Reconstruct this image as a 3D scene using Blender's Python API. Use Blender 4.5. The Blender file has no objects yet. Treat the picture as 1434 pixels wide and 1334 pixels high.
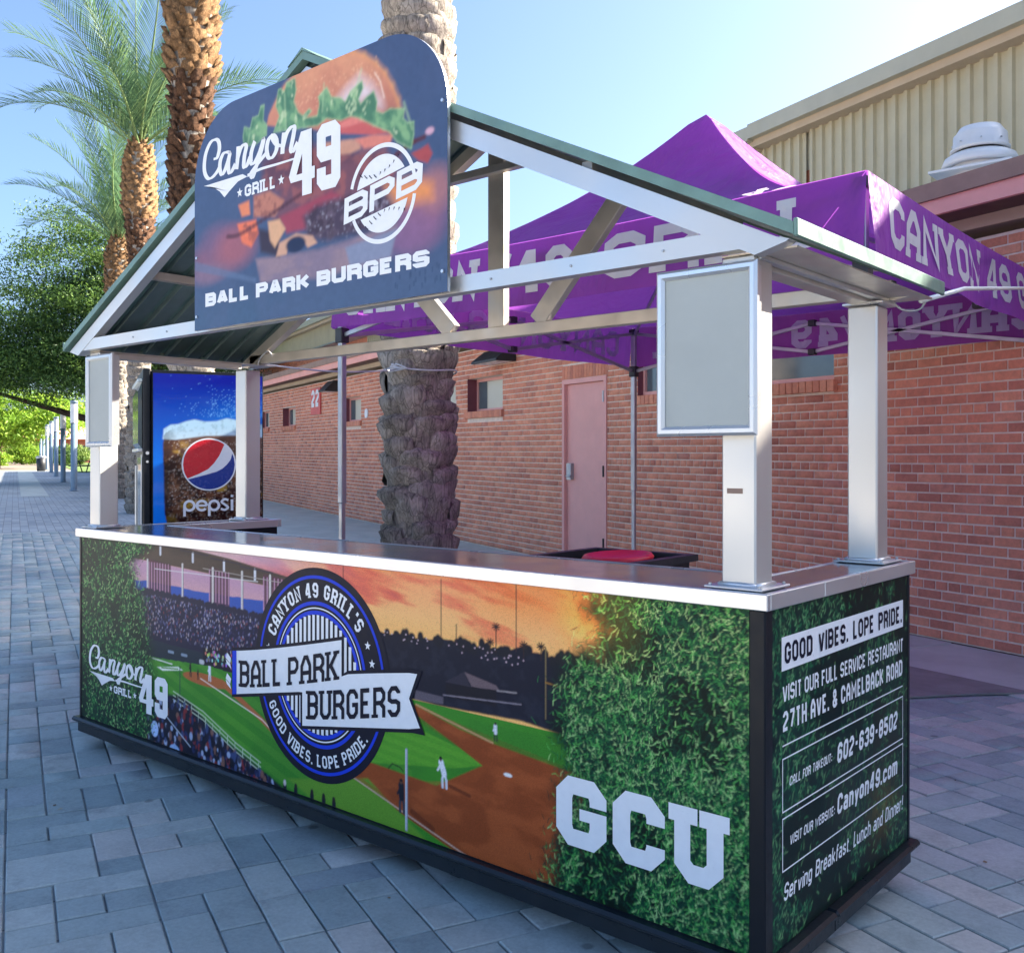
import bpy, math, random
import numpy as np
from mathutils import Vector, Matrix, noise as mnoise
R = math.radians
sc = bpy.context.scene
random.seed(7); rng = np.random.default_rng(11)

# ------------------------------------------------------------------ camera, world, sun, exposure
CAMP = Vector((1.1402, -2.3204, 1.4419)); YAW = -.7093
cam = bpy.data.cameras.new('camera'); camo = bpy.data.objects.new('camera', cam)
sc.collection.objects.link(camo); sc.camera = camo
camo.location = CAMP; camo.rotation_euler = (R(90), 0, -YAW)
cam.sensor_width = 36; cam.lens = 36 * 1365.65 / 1434; cam.shift_y = -(667 - 643.86) / 1434
cam.clip_end = 3000; cam.clip_start = .05
SUN_AZ = R(32); SUN_EL = R(31)          # azimuth from +Y towards +X
wd_ = bpy.data.worlds.new('World'); sc.world = wd_; wd_.use_nodes = True
wn = wd_.node_tree.nodes; wl = wd_.node_tree.links
sky = wn.new('ShaderNodeTexSky'); sky.sky_type = 'NISHITA'; sky.sun_disc = False
sky.sun_elevation = SUN_EL; sky.sun_rotation = SUN_AZ; sky.air_density = .8; sky.dust_density = 3.2; sky.ozone_density = 4.5
wl.new(sky.outputs[0], wn['Background'].inputs[0]); wn['Background'].inputs[1].default_value = .085
sl = bpy.data.lights.new('sun', 'SUN'); sl.energy = 5.0; sl.angle = R(.5); sl.color = (1, .9, .76)
so = bpy.data.objects.new('sun', sl); sc.collection.objects.link(so)
sdir = Vector((math.sin(SUN_AZ) * math.cos(SUN_EL), math.cos(SUN_AZ) * math.cos(SUN_EL), math.sin(SUN_EL)))
so.rotation_euler = sdir.to_track_quat('Z', 'Y').to_euler(); so.location = (5, 5, 30)
sc.view_settings.view_transform = 'Standard'; sc.view_settings.look = 'None'
sc.view_settings.exposure = 2.25; sc.view_settings.gamma = 1; sc.view_settings.use_curve_mapping = False

# ------------------------------------------------------------------ helpers
def srgb(r, g, b):
    f = lambda c: (c / 255 / 12.92) if c <= 10 else ((c / 255 + .055) / 1.055) ** 2.4
    return (f(r), f(g), f(b))
def lin(a):
    a = np.asarray(a, float) / 255
    return np.where(a <= .04, a / 12.92, ((a + .055) / 1.055) ** 2.4)
COL = sc.collection
def tag(o, label=None, cat=None, group=None, kind=None):
    if label: o['label'] = label
    if cat: o['category'] = cat
    if group: o['group'] = group
    if kind: o['kind'] = kind
    return o
def empty(name, loc=(0, 0, 0), rz=0, parent=None):
    o = bpy.data.objects.new(name, None); COL.objects.link(o); o.location = loc; o.rotation_euler = (0, 0, rz)
    o.empty_display_size = .1
    if parent: o.parent = parent
    return o
class MB:
    def __init__(s): s.v = []; s.f = []; s.m = []
    def face(s, pts, mi=0):
        n = len(s.v); s.v += [tuple(p) for p in pts]; s.f.append(tuple(range(n, n + len(pts)))); s.m.append(mi); return s
    def raw(s, v, f, mi=0):
        n = len(s.v); s.v += [tuple(p) for p in v]; s.f += [tuple(i + n for i in q) for q in f]; s.m += [mi] * len(f); return s
    def box(s, x0, y0, z0, x1, y1, z1, mi=0, M=None):
        v = [(x, y, z) for z in (z0, z1) for y in (y0, y1) for x in (x0, x1)]
        if M: v = [M @ Vector(p) for p in v]
        return s.raw(v, [(0, 2, 3, 1), (4, 5, 7, 6), (0, 1, 5, 4), (2, 6, 7, 3), (0, 4, 6, 2), (1, 3, 7, 5)], mi)
    def bev(s, x0, y0, z0, x1, y1, z1, b=.004, mi=0, M=None):
        # box with chamfered edges
        v = []; idx = {}
        for sx in (0, 1):
            for sy in (0, 1):
                for sz in (0, 1):
                    c = (x1 if sx else x0, y1 if sy else y0, z1 if sz else z0)
                    for ax in range(3):
                        d = [b if q == 0 else -b for q in (sx, sy, sz)]
                        p = [c[i] + (d[i] if i != ax else 0) for i in range(3)]
                        idx[(sx, sy, sz, ax)] = len(v); v.append(tuple(p))
        f = []
        for ax in range(3):
            o = [i for i in range(3) if i != ax]
            for e in (0, 1):
                q = []
                for a, b2 in ((0, 0), (1, 0), (1, 1), (0, 1)):
                    k = [0, 0, 0]; k[ax] = e; k[o[0]] = a; k[o[1]] = b2; q.append(idx[(*k, ax)])
                f.append(tuple(q))
            for a in (0, 1):
                for b2 in (0, 1):
                    k0 = [0, 0, 0]; k0[ax] = 0; k0[o[0]] = a; k0[o[1]] = b2; k1 = list(k0); k1[ax] = 1
                    f.append((idx[(*k0, o[0])], idx[(*k1, o[0])], idx[(*k1, o[1])], idx[(*k0, o[1])]))
        for sx in (0, 1):
            for sy in (0, 1):
                for sz in (0, 1): f.append(tuple(idx[(sx, sy, sz, a)] for a in range(3)))
        if M: v = [M @ Vector(p) for p in v]
        return s.raw(v, f, mi)
    def beam(s, a, b, w, h, up=(0, 0, 1), mi=0, bev=0):
        a = Vector(a); b = Vector(b); d = b - a; L = d.length; x = d.normalized()
        u = Vector(up); y = u.cross(x).normalized(); z = x.cross(y)
        M = Matrix((( *x, 0), (*y, 0), (*z, 0), (0, 0, 0, 1))).transposed(); M.translation = a
        return s.bev(0, -w / 2, -h / 2, L, w / 2, h / 2, bev, mi, M) if bev else s.box(0, -w / 2, -h / 2, L, w / 2, h / 2, mi, M)
    def tube(s, pts, r, n=8, mi=0, cap=True):
        pts = [Vector(p) for p in pts]; rs = r if isinstance(r, (list, tuple)) else [r] * len(pts)
        rings = []; prev = None
        for i, p in enumerate(pts):
            t = (pts[min(i + 1, len(pts) - 1)] - pts[max(i - 1, 0)]).normalized()
            if prev is None:
                u = t.orthogonal().normalized()
            else:
                u = (prev - t * prev.dot(t)).normalized()
            prev = u; w = t.cross(u)
            rings.append([p + (u * math.cos(2 * math.pi * k / n) + w * math.sin(2 * math.pi * k / n)) * rs[i] for k in range(n)])
        v = [q for rg in rings for q in rg]; f = []
        for i in range(len(pts) - 1):
            for k in range(n):
                f.append((i * n + k, i * n + (k + 1) % n, (i + 1) * n + (k + 1) % n, (i + 1) * n + k))
        if cap: f += [tuple(range(n))[::-1], tuple(range(len(v) - n, len(v)))]
        return s.raw(v, f, mi)
    def lathe(s, prof, n=20, c=(0, 0, 0), mi=0):
        v = [(c[0] + r * math.cos(2 * math.pi * k / n), c[1] + r * math.sin(2 * math.pi * k / n), c[2] + z) for r, z in prof for k in range(n)]
        f = [(i * n + k, i * n + (k + 1) % n, (i + 1) * n + (k + 1) % n, (i + 1) * n + k) for i in range(len(prof) - 1) for k in range(n)]
        return s.raw(v, f, mi)
    def mesh(s, name, mats, smooth=False):
        me = bpy.data.meshes.new(name); me.from_pydata(s.v, [], s.f)
        for m in (mats if isinstance(mats, (list, tuple)) else [mats]): me.materials.append(m)
        if any(s.m): me.polygons.foreach_set('material_index', s.m)
        if smooth: me.polygons.foreach_set('use_smooth', [True] * len(s.f))
        me.update(); return me
    def build(s, name, mats, parent=None, smooth=False, fix=True):
        me = s.mesh(name, mats, smooth)
        if fix and len(s.f) < 20000:
            import bmesh
            bm = bmesh.new(); bm.from_mesh(me); bmesh.ops.recalc_face_normals(bm, faces=bm.faces); bm.to_mesh(me); bm.free()
        o = bpy.data.objects.new(name, me); COL.objects.link(o)
        if parent: o.parent = parent
        return o
def inst(name, me, M, parent=None):
    o = bpy.data.objects.new(name, me); COL.objects.link(o)
    if parent: o.parent = parent
    o.matrix_local = M
    return o
def npmesh(name, V, F, mat, parent=None, smooth=False, colors=None, tone=None):
    # V (n,3), F (m,k) numpy
    me = bpy.data.meshes.new(name); n = len(V); m, k = F.shape
    me.vertices.add(n); me.vertices.foreach_set('co', np.asarray(V, np.float32).ravel())
    me.loops.add(m * k); me.loops.foreach_set('vertex_index', np.asarray(F, np.int32).ravel())
    me.polygons.add(m); me.polygons.foreach_set('loop_start', np.arange(0, m * k, k, dtype=np.int32))
    me.polygons.foreach_set('loop_total', np.full(m, k, np.int32))
    if smooth: me.polygons.foreach_set('use_smooth', np.ones(m, bool))
    me.update(calc_edges=True)
    if colors is not None:
        a = me.color_attributes.new('print', 'FLOAT_COLOR', 'POINT')
        a.data.foreach_set('color', np.concatenate([colors, np.ones((n, 1))], 1).astype(np.float32).ravel())
    if tone is not None:
        a = me.attributes.new('tone', 'FLOAT', 'POINT'); a.data.foreach_set('value', np.asarray(tone, np.float32))
    me.materials.append(mat)
    o = bpy.data.objects.new(name, me); COL.objects.link(o)
    if parent: o.parent = parent
    return o

# ------------------------------------------------------------------ materials
class NT:
    def __init__(s, name):
        s.m = bpy.data.materials.new(name); s.m.use_nodes = True; s.t = s.m.node_tree; s.n = s.t.nodes; s.l = s.t.links
        s.b = s.n['Principled BSDF']; s.out = s.n['Material Output']
        s.tc = s.n.new('ShaderNodeTexCoord')
    def noise(s, scale, detail=4, rough=.6, vec=None, coord='Object', dist=0, stretch=None):
        t = s.n.new('ShaderNodeTexNoise'); t.inputs['Scale'].default_value = scale; t.inputs['Detail'].default_value = detail
        t.inputs['Roughness'].default_value = rough; t.inputs['Distortion'].default_value = dist
        v = vec or s.tc.outputs[coord]
        if stretch:
            mp = s.n.new('ShaderNodeMapping'); mp.inputs['Scale'].default_value = stretch; s.l.new(v, mp.inputs[0]); v = mp.outputs[0]
        s.l.new(v, t.inputs['Vector']); return t.outputs['Fac']
    def ramp(s, fac, stops):
        r = s.n.new('ShaderNodeValToRGB'); e = r.color_ramp.elements
        while len(e) < len(stops): e.new(.5)
        for i, (p, c) in enumerate(stops): e[i].position = p; e[i].color = (*c, 1)
        s.l.new(fac, r.inputs[0]); return r.outputs[0]
    def mix(s, a, b, fac, mode='MIX'):
        x = s.n.new('ShaderNodeMix'); x.data_type = 'RGBA'; x.blend_type = mode
        for sock, val in ((x.inputs[0], fac), (x.inputs[6], a), (x.inputs[7], b)):
            if hasattr(val, 'links'): s.l.new(val, sock)
            elif isinstance(val, (int, float)): sock.default_value = val
            else: sock.default_value = (*val, 1)
        return x.outputs[2]
    def math(s, op, a, b=0, clamp=False):
        x = s.n.new('ShaderNodeMath'); x.operation = op; x.use_clamp = clamp
        for i, val in enumerate((a, b)):
            if hasattr(val, 'links'): s.l.new(val, x.inputs[i])
            else: x.inputs[i].default_value = val
        return x.outputs[0]
    def bump(s, h, strength=.3, dist=.01, prev=None):
        b = s.n.new('ShaderNodeBump'); b.inputs['Strength'].default_value = strength; b.inputs['Distance'].default_value = dist
        s.l.new(h, b.inputs['Height'])
        if prev: s.l.new(prev, b.inputs['Normal'])
        return b.outputs[0]
    def set(s, **k):
        for key, v in k.items():
            i = s.b.inputs[{'color': 'Base Color', 'rough': 'Roughness', 'metal': 'Metallic', 'normal': 'Normal', 'alpha': 'Alpha', 'spec': 'Specular IOR Level', 'coat': 'Coat Weight', 'trans': 'Transmission Weight', 'sub': 'Subsurface Weight'}[key]]
            if hasattr(v, 'links'): s.l.new(v, i)
            elif key == 'color': i.default_value = (*v, 1)
            else: i.default_value = v
        return s
def pm(name, col, rough=.6, metal=0, var=.12, scale=8, bump=0, bscale=60, spec=.5, rvar=.1, coat=0, bdist=.004):
    t = NT(name); c = Vector(col)
    n1 = t.noise(scale, 6 if metal < .4 else 2, .65)
    lo = tuple(c * (1 - var)); hi = tuple(min(1, x * (1 + var)) for x in c)
    t.set(color=t.ramp(n1, [(.3, lo), (.7, hi)]), metal=metal, spec=spec, coat=coat)
    rr = t.n.new('ShaderNodeMapRange'); t.l.new(t.noise(scale * 2.3, 5 if metal < .4 else 1.5, .7 if metal < .4 else .5), rr.inputs[0])
    rr.inputs[1].default_value = .3; rr.inputs[2].default_value = .7
    rr.inputs[3].default_value = max(.02, rough - rvar); rr.inputs[4].default_value = min(1, rough + rvar)
    t.set(rough=rr.outputs[0])
    if bump: t.set(normal=t.bump(t.noise(bscale, 4, .6), bump, bdist))
    return t.m
def piece_mat(name, stops, rough, source, sc_n=30, bump=.3, var=.25, stain=None):
    # pieces vary one from another: random per object (parts) or per piece (stored tone on joined pieces)
    t = NT(name)
    if source == 'object':
        oi = t.n.new('ShaderNodeObjectInfo'); fac = oi.outputs['Random']
    else:
        a = t.n.new('ShaderNodeAttribute'); a.attribute_name = 'tone'; fac = a.outputs['Fac']
    geo = t.n.new('ShaderNodeNewGeometry'); pos = geo.outputs['Position']
    c = t.ramp(fac, stops)
    nz = t.noise(sc_n, 6, .7, vec=pos)
    c = t.mix(c, t.ramp(nz, [(.25, (1 - var,) * 3), (.75, (1 + var,) * 3)]), 1, 'MULTIPLY')
    big = t.noise(.9, 5, .6, vec=pos)
    c = t.mix(c, t.ramp(big, [(.35, (.88,) * 3), (.65, (1.07,) * 3)]), 1, 'MULTIPLY')
    if stain:
        st = t.noise(3.1, 7, .72, vec=pos)
        c = t.mix(c, stain, t.ramp(st, [(.58, (0, 0, 0)), (.72, (.6, .6, .6))]))
    vo = t.n.new('ShaderNodeTexVoronoi'); vo.inputs['Scale'].default_value = 3.1 if stain else 1.3; t.l.new(pos, vo.inputs['Vector'])
    c = t.mix(c, t.ramp(vo.outputs['Distance'], [(.045, (.45,) * 3), (.075, (1,) * 3)]), .8 if stain else .35, 'MULTIPLY')
    gr_ = t.noise(5.5, 8, .8, vec=pos); c = t.mix(c, t.ramp(gr_, [(.34, (.80,) * 3), (.5, (1.,) * 3), (.72, (1.12,) * 3)]), 1, 'MULTIPLY')
    t.set(color=c, rough=rough, normal=t.bump(t.noise(sc_n * 6, 4, .6, vec=pos), bump, .003))
    return t.m
M = {}
BR = [(0, srgb(190, 120, 98)), (.3, srgb(212, 136, 108)), (.6, srgb(220, 144, 112)), (.85, srgb(226, 154, 122)), (1, srgb(200, 132, 110))]
M['brick'] = piece_mat('brick', BR, .85, 'object', 26, .35, .16)
M['brick_tone'] = piece_mat('brick_joined', BR, .85, 'tone', 26, .35, .16)
PV = [(0, srgb(146, 160, 162)), (.3, srgb(166, 178, 176)), (.6, srgb(180, 188, 184)), (.85, srgb(194, 190, 184)), (1, srgb(156, 168, 172))]
M['paver'] = piece_mat('paver', PV, .8, 'object', 70, .6, .15, srgb(120, 122, 126))
M['paver_tone'] = piece_mat('paver_joined', PV, .8, 'tone', 70, .6, .15, srgb(120, 122, 126))
M['mortar'] = pm('mortar', srgb(226, 208, 190), .95, 0, .15, 12, .4, 90)
M['alu'] = pm('painted_aluminium', (.62, .62, .60), .40, .72, .12, 1.3, .04, 30, rvar=.10)
M['trim'] = pm('aluminium_trim', (.66, .67, .68), .30, .72, .05, 2, 0, 30, rvar=.05)
M['truss'] = pm('shaded_aluminium', (.62, .57, .50), .42, .6, .12, 5, .06, 50)  # brass tone paints in the shade under the booth roof
M['top'] = pm('polished_countertop', (.34, .38, .42), .16, .8, .05, 3, 0, 10, rvar=.04)
M['black'] = pm('black_paint', (.008, .010, .014), .4, 0, .2, 5, .05, 60, spec=.25)
M['plinth'] = pm('black_plinth', (.012, .018, .024), .34, 0, .3, 4, .15, 50, spec=.35)
M['white_ink'] = pm('white_print', (.8, .82, .84), .35, 0, .03, 30)
M['navy_ink'] = pm('navy_print', (.006, .008, .022), .4, 0, .1, 20, spec=.15)
M['blue_ink'] = pm('blue_print', (.01, .05, .60), .4, 0, .05, 20, spec=.15)
M['green_metal'] = pm('green_roof_metal', (.15, .25, .21), .42, .2, .2, 6, .1, 30)
M['roof_under'] = pm('roof_underside', (.13, .19, .19), .45, .3, .2, 4, .05, 30)
M['purple'] = None
def fabric(name, col, tcol, tf=.42):
    t = NT(name); d = t.n.new('ShaderNodeBsdfTranslucent'); d.inputs[0].default_value = (*tcol, 1)
    mx = t.n.new('ShaderNodeMixShader'); mx.inputs[0].default_value = tf
    n1 = t.noise(2.5, 5, .6, dist=.6)
    t.set(color=t.ramp(n1, [(.3, tuple(x * .85 for x in col)), (.7, tuple(min(1, x * 1.12) for x in col))]), rough=.6, spec=.4,
          normal=t.bump(t.noise(3, 4, .55, dist=1.0, stretch=(1, 1, .4)), .8, .10))
    t.l.new(t.b.outputs[0], mx.inputs[1]); t.l.new(d.outputs[0], mx.inputs[2]); t.l.new(mx.outputs[0], t.out.inputs[0]); return t.m
M['purple'] = fabric('purple_canopy_fabric', (.30, .065, .40), (.42, .10, .58))
M['tent_white'] = fabric('white_canopy_print', (.88, .86, .84), (.85, .8, .85), .4)
M['tent_faded'] = fabric('print_showing_through', (.62, .54, .76), (.6, .5, .8), .4)
M['steel'] = pm('tent_frame_steel', (.42, .44, .46), .4, .7, .1, 6)
M['plastic'] = pm('black_plastic', (.02, .022, .026), .5, 0, .15, 6, .2, 80)
M['red'] = pm('red_plastic', (.7, .02, .05), .35, 0, .06, 6)
M['pink'] = pm('pink_painted_metal', srgb(226, 162, 152), .5, 0, .05, 4, .1, 80)
M['pink_fascia'] = pm('pink_fascia_paint', srgb(236, 168, 154), .6, 0, .08, 3, .1, 40)
M['maroon'] = pm('maroon_paint', srgb(120, 62, 72), .7, 0, .1, 6, .2, 60)
M['coping'] = pm('brown_coping', srgb(150, 124, 108), .7, 0, .14, 3, .2, 30)
M['soffit'] = pm('soffit', srgb(110, 88, 78), .8, 0, .1, 3)
M['beige'] = pm('beige_trim', srgb(196, 176, 150), .7, 0, .08, 3, .1, 40)
M['clad'] = pm('ribbed_cladding', srgb(192, 184, 156), .55, .1, .07, 2, .04, 30)
M['clad_trim'] = pm('cladding_trim', srgb(184, 180, 160), .5, .15, .07, 2)
M['concrete'] = pm('concrete', srgb(184, 190, 184), .9, 0, .16, 1.6, .3, 60)
M['blind'] = pm('pale_blind', srgb(200, 196, 176), .35, 0, .05, 2)
M['dark_glass'] = pm('window_glass', (.10, .13, .14), .08, 0, .2, 1.5, spec=.8, rvar=.03)
M['mat'] = pm('rubber_mat', srgb(134, 132, 130), .9, 0, .18, 4, .4, 60)
M['lamp_grey'] = pm('lamp_post_paint', srgb(120, 140, 156), .45, .2, .1, 3)
M['lamp_white'] = pm('lamp_diffuser', (.8, .8, .78), .3, 0, .04, 4)
M['bag'] = pm('screen_grey', srgb(166, 172, 168), .5, .1, .05, 3, .1, 300)
M['white_metal'] = pm('white_metal', (.78, .78, .76), .4, .1, .05, 6)
M['rope'] = pm('white_rope', (.6, .6, .62), .8, 0, .1, 60)
def bark(name, lo, hi, sc=1.0):
    t = NT(name); geo = t.n.new('ShaderNodeNewGeometry'); p = t.tc.outputs['Object']
    oi = t.n.new('ShaderNodeObjectInfo')
    a = t.noise(7 * sc, 8, .75, vec=p, dist=.8, stretch=(1, 1, 1.2)); b = t.noise(26 * sc, 6, .8, vec=p, stretch=(1.4, 1.4, .4))
    c = t.ramp(t.math('ADD', t.math('MULTIPLY', a, .5), t.math('MULTIPLY', b, .5)), [(.33, lo), (.52, tuple((l + h) / 2 for l, h in zip(lo, hi))), (.68, hi)])
    c = t.mix(c, t.ramp(oi.outputs['Random'], [(0, (.75,) * 3), (1, (1.2,) * 3)]), 1, 'MULTIPLY')
    vo = t.n.new('ShaderNodeTexVoronoi'); vo.feature = 'DISTANCE_TO_EDGE'; vo.inputs['Scale'].default_value = 17 * sc; mp = t.n.new('ShaderNodeMapping'); mp.inputs['Scale'].default_value = (1.5, 1.5, .3)
    t.l.new(p, mp.inputs[0]); t.l.new(mp.outputs[0], vo.inputs['Vector']); ck = t.ramp(vo.outputs['Distance'], [(.0, (.35,) * 3), (.07, (1,) * 3)]); c = t.mix(c, ck, .8, 'MULTIPLY')
    t.set(color=c, rough=.9, spec=.2, normal=t.bump(b, .9, .02, t.bump(a, .7, .03))); return t.m
M['bark'] = bark('old_palm_bark', srgb(90, 84, 78), srgb(220, 208, 192))
M['boot'] = bark('cut_palm_boots', srgb(62, 40, 26), srgb(198, 158, 116), 1.6)
M['old_boot'] = bark('weathered_boots', srgb(44, 34, 28), srgb(140, 104, 80), 1.6)
M['trunk'] = bark('mesquite_bark', srgb(40, 32, 28), srgb(92, 76, 62))
def leaf(name, cols, tr=.35):
    t = NT(name); a = t.n.new('ShaderNodeAttribute'); a.attribute_name = 'tone'
    c = t.ramp(a.outputs['Fac'], [(i / (len(cols) - 1), x) for i, x in enumerate(cols)])
    d = t.n.new('ShaderNodeBsdfTranslucent'); mx = t.n.new('ShaderNodeMixShader'); mx.inputs[0].default_value = tr
    t.l.new(c, d.inputs[0]); t.set(color=c, rough=.55, spec=.35)
    t.l.new(t.b.outputs[0], mx.inputs[1]); t.l.new(d.outputs[0], mx.inputs[2]); t.l.new(mx.outputs[0], t.out.inputs[0]); return t.m
M['frond'] = leaf('palm_frond', [srgb(62, 94, 70), srgb(92, 124, 84), srgb(136, 156, 100)])
M['frond_dry'] = pm('palm_rachis', srgb(150, 160, 96), .6, 0, .15, 5)
M['mesq'] = leaf('mesquite_leaf', [srgb(38, 66, 38), srgb(68, 100, 46), srgb(116, 146, 62)])
M['hedge'] = leaf('hedge_leaf', [srgb(90, 130, 40), srgb(130, 165, 50), srgb(165, 185, 70)])
M['fartree'] = leaf('far_tree_leaf', [srgb(80, 105, 56), srgb(115, 140, 70), srgb(150, 165, 84)])
def print_mat(name, rough=.3, coat=.15, grain=0):
    t = NT(name); a = t.n.new('ShaderNodeAttribute'); a.attribute_name = 'print'; c = a.outputs['Color']
    if grain:
        c = t.mix(c, t.ramp(t.noise(grain, 2, .7), [(.35, (.8,) * 3), (.65, (1.2,) * 3)]), 1, 'MULTIPLY')
    t.set(color=c, rough=rough, coat=coat, spec=.16); return t.m
M['print'] = print_mat('vinyl_print', .42, .0, 450); M['sign_print'] = print_mat('satin_sign_print', .34, .1, 0)
M['gloss_print'] = print_mat('backlit_style_print', .16, .3)

# ------------------------------------------------------------------ frames of the place
W0 = Vector((-1.597, 5.916)); WD = Vector((-.925, .380)).normalized(); WN = Vector((WD.y, -WD.x))   # along the wall / into the building
BRG = .0056
def gz(s): return .0105 * max(0, min(s, 110))
def W(s, p, z=0): return Vector((W0.x + WD.x * s + WN.x * p, W0.y + WD.y * s + WN.y * p, z + gz(s)))
def WM(s, p, z=0):      # local x along the wall, local y towards the building, z up
    m = Matrix(((WD.x, WN.x, 0, 0), (WD.y, WN.y, 0, 0), (0, 0, 1, 0), (0, 0, 0, 1))); m.translation = W(s, p, z); return m
def sp(x, y):
    d = Vector((x, y)) - W0; return d.dot(WD), d.dot(WN)

# ------------------------------------------------------------------ flat lettering: strokes with chamfered corners
def ribbon(pts, w, closed=False):
    # quads of a mitred stroke; w a number or one per point
    P = [np.array(p, float) for p in pts]; n = len(P)
    ws = [w] * n if not hasattr(w, '__len__') else list(w)
    L, Rr = [], []
    for i in range(n):
        a = P[(i - 1) % n] if (closed or i > 0) else None; b = P[(i + 1) % n] if (closed or i < n - 1) else None
        d1 = (P[i] - a) / (np.linalg.norm(P[i] - a) + 1e-9) if a is not None else None
        d2 = (b - P[i]) / (np.linalg.norm(b - P[i]) + 1e-9) if b is not None else None
        if d1 is None: d1 = d2
        if d2 is None: d2 = d1
        t = d1 + d2; t = t / (np.linalg.norm(t) + 1e-9); nn = np.array([-t[1], t[0]]); n1 = np.array([-d1[1], d1[0]])
        m = ws[i] / 2 / max(.62, float(nn @ n1))
        L.append(P[i] + nn * m); Rr.append(P[i] - nn * m)
    q = []
    for i in range(n if closed else n - 1):
        j = (i + 1) % n; q.append([Rr[i], Rr[j], L[j], L[i]])
    return q
X, Y_ = .28, .16
_O = [(X, 0), (1 - X, 0), (1, Y_), (1, 1 - Y_), (1 - X, 1), (X, 1), (0, 1 - Y_), (0, Y_)]
_S = [(0, .2), (0, Y_), (X, 0), (1 - X, 0), (1, Y_), (1, .5 - Y_ * .5), (1 - X, .5), (X, .5), (0, .5 + Y_ * .5), (0, 1 - Y_), (X, 1), (1 - X, 1), (1, 1 - Y_), (1, .8)]
_x = .68
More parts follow.
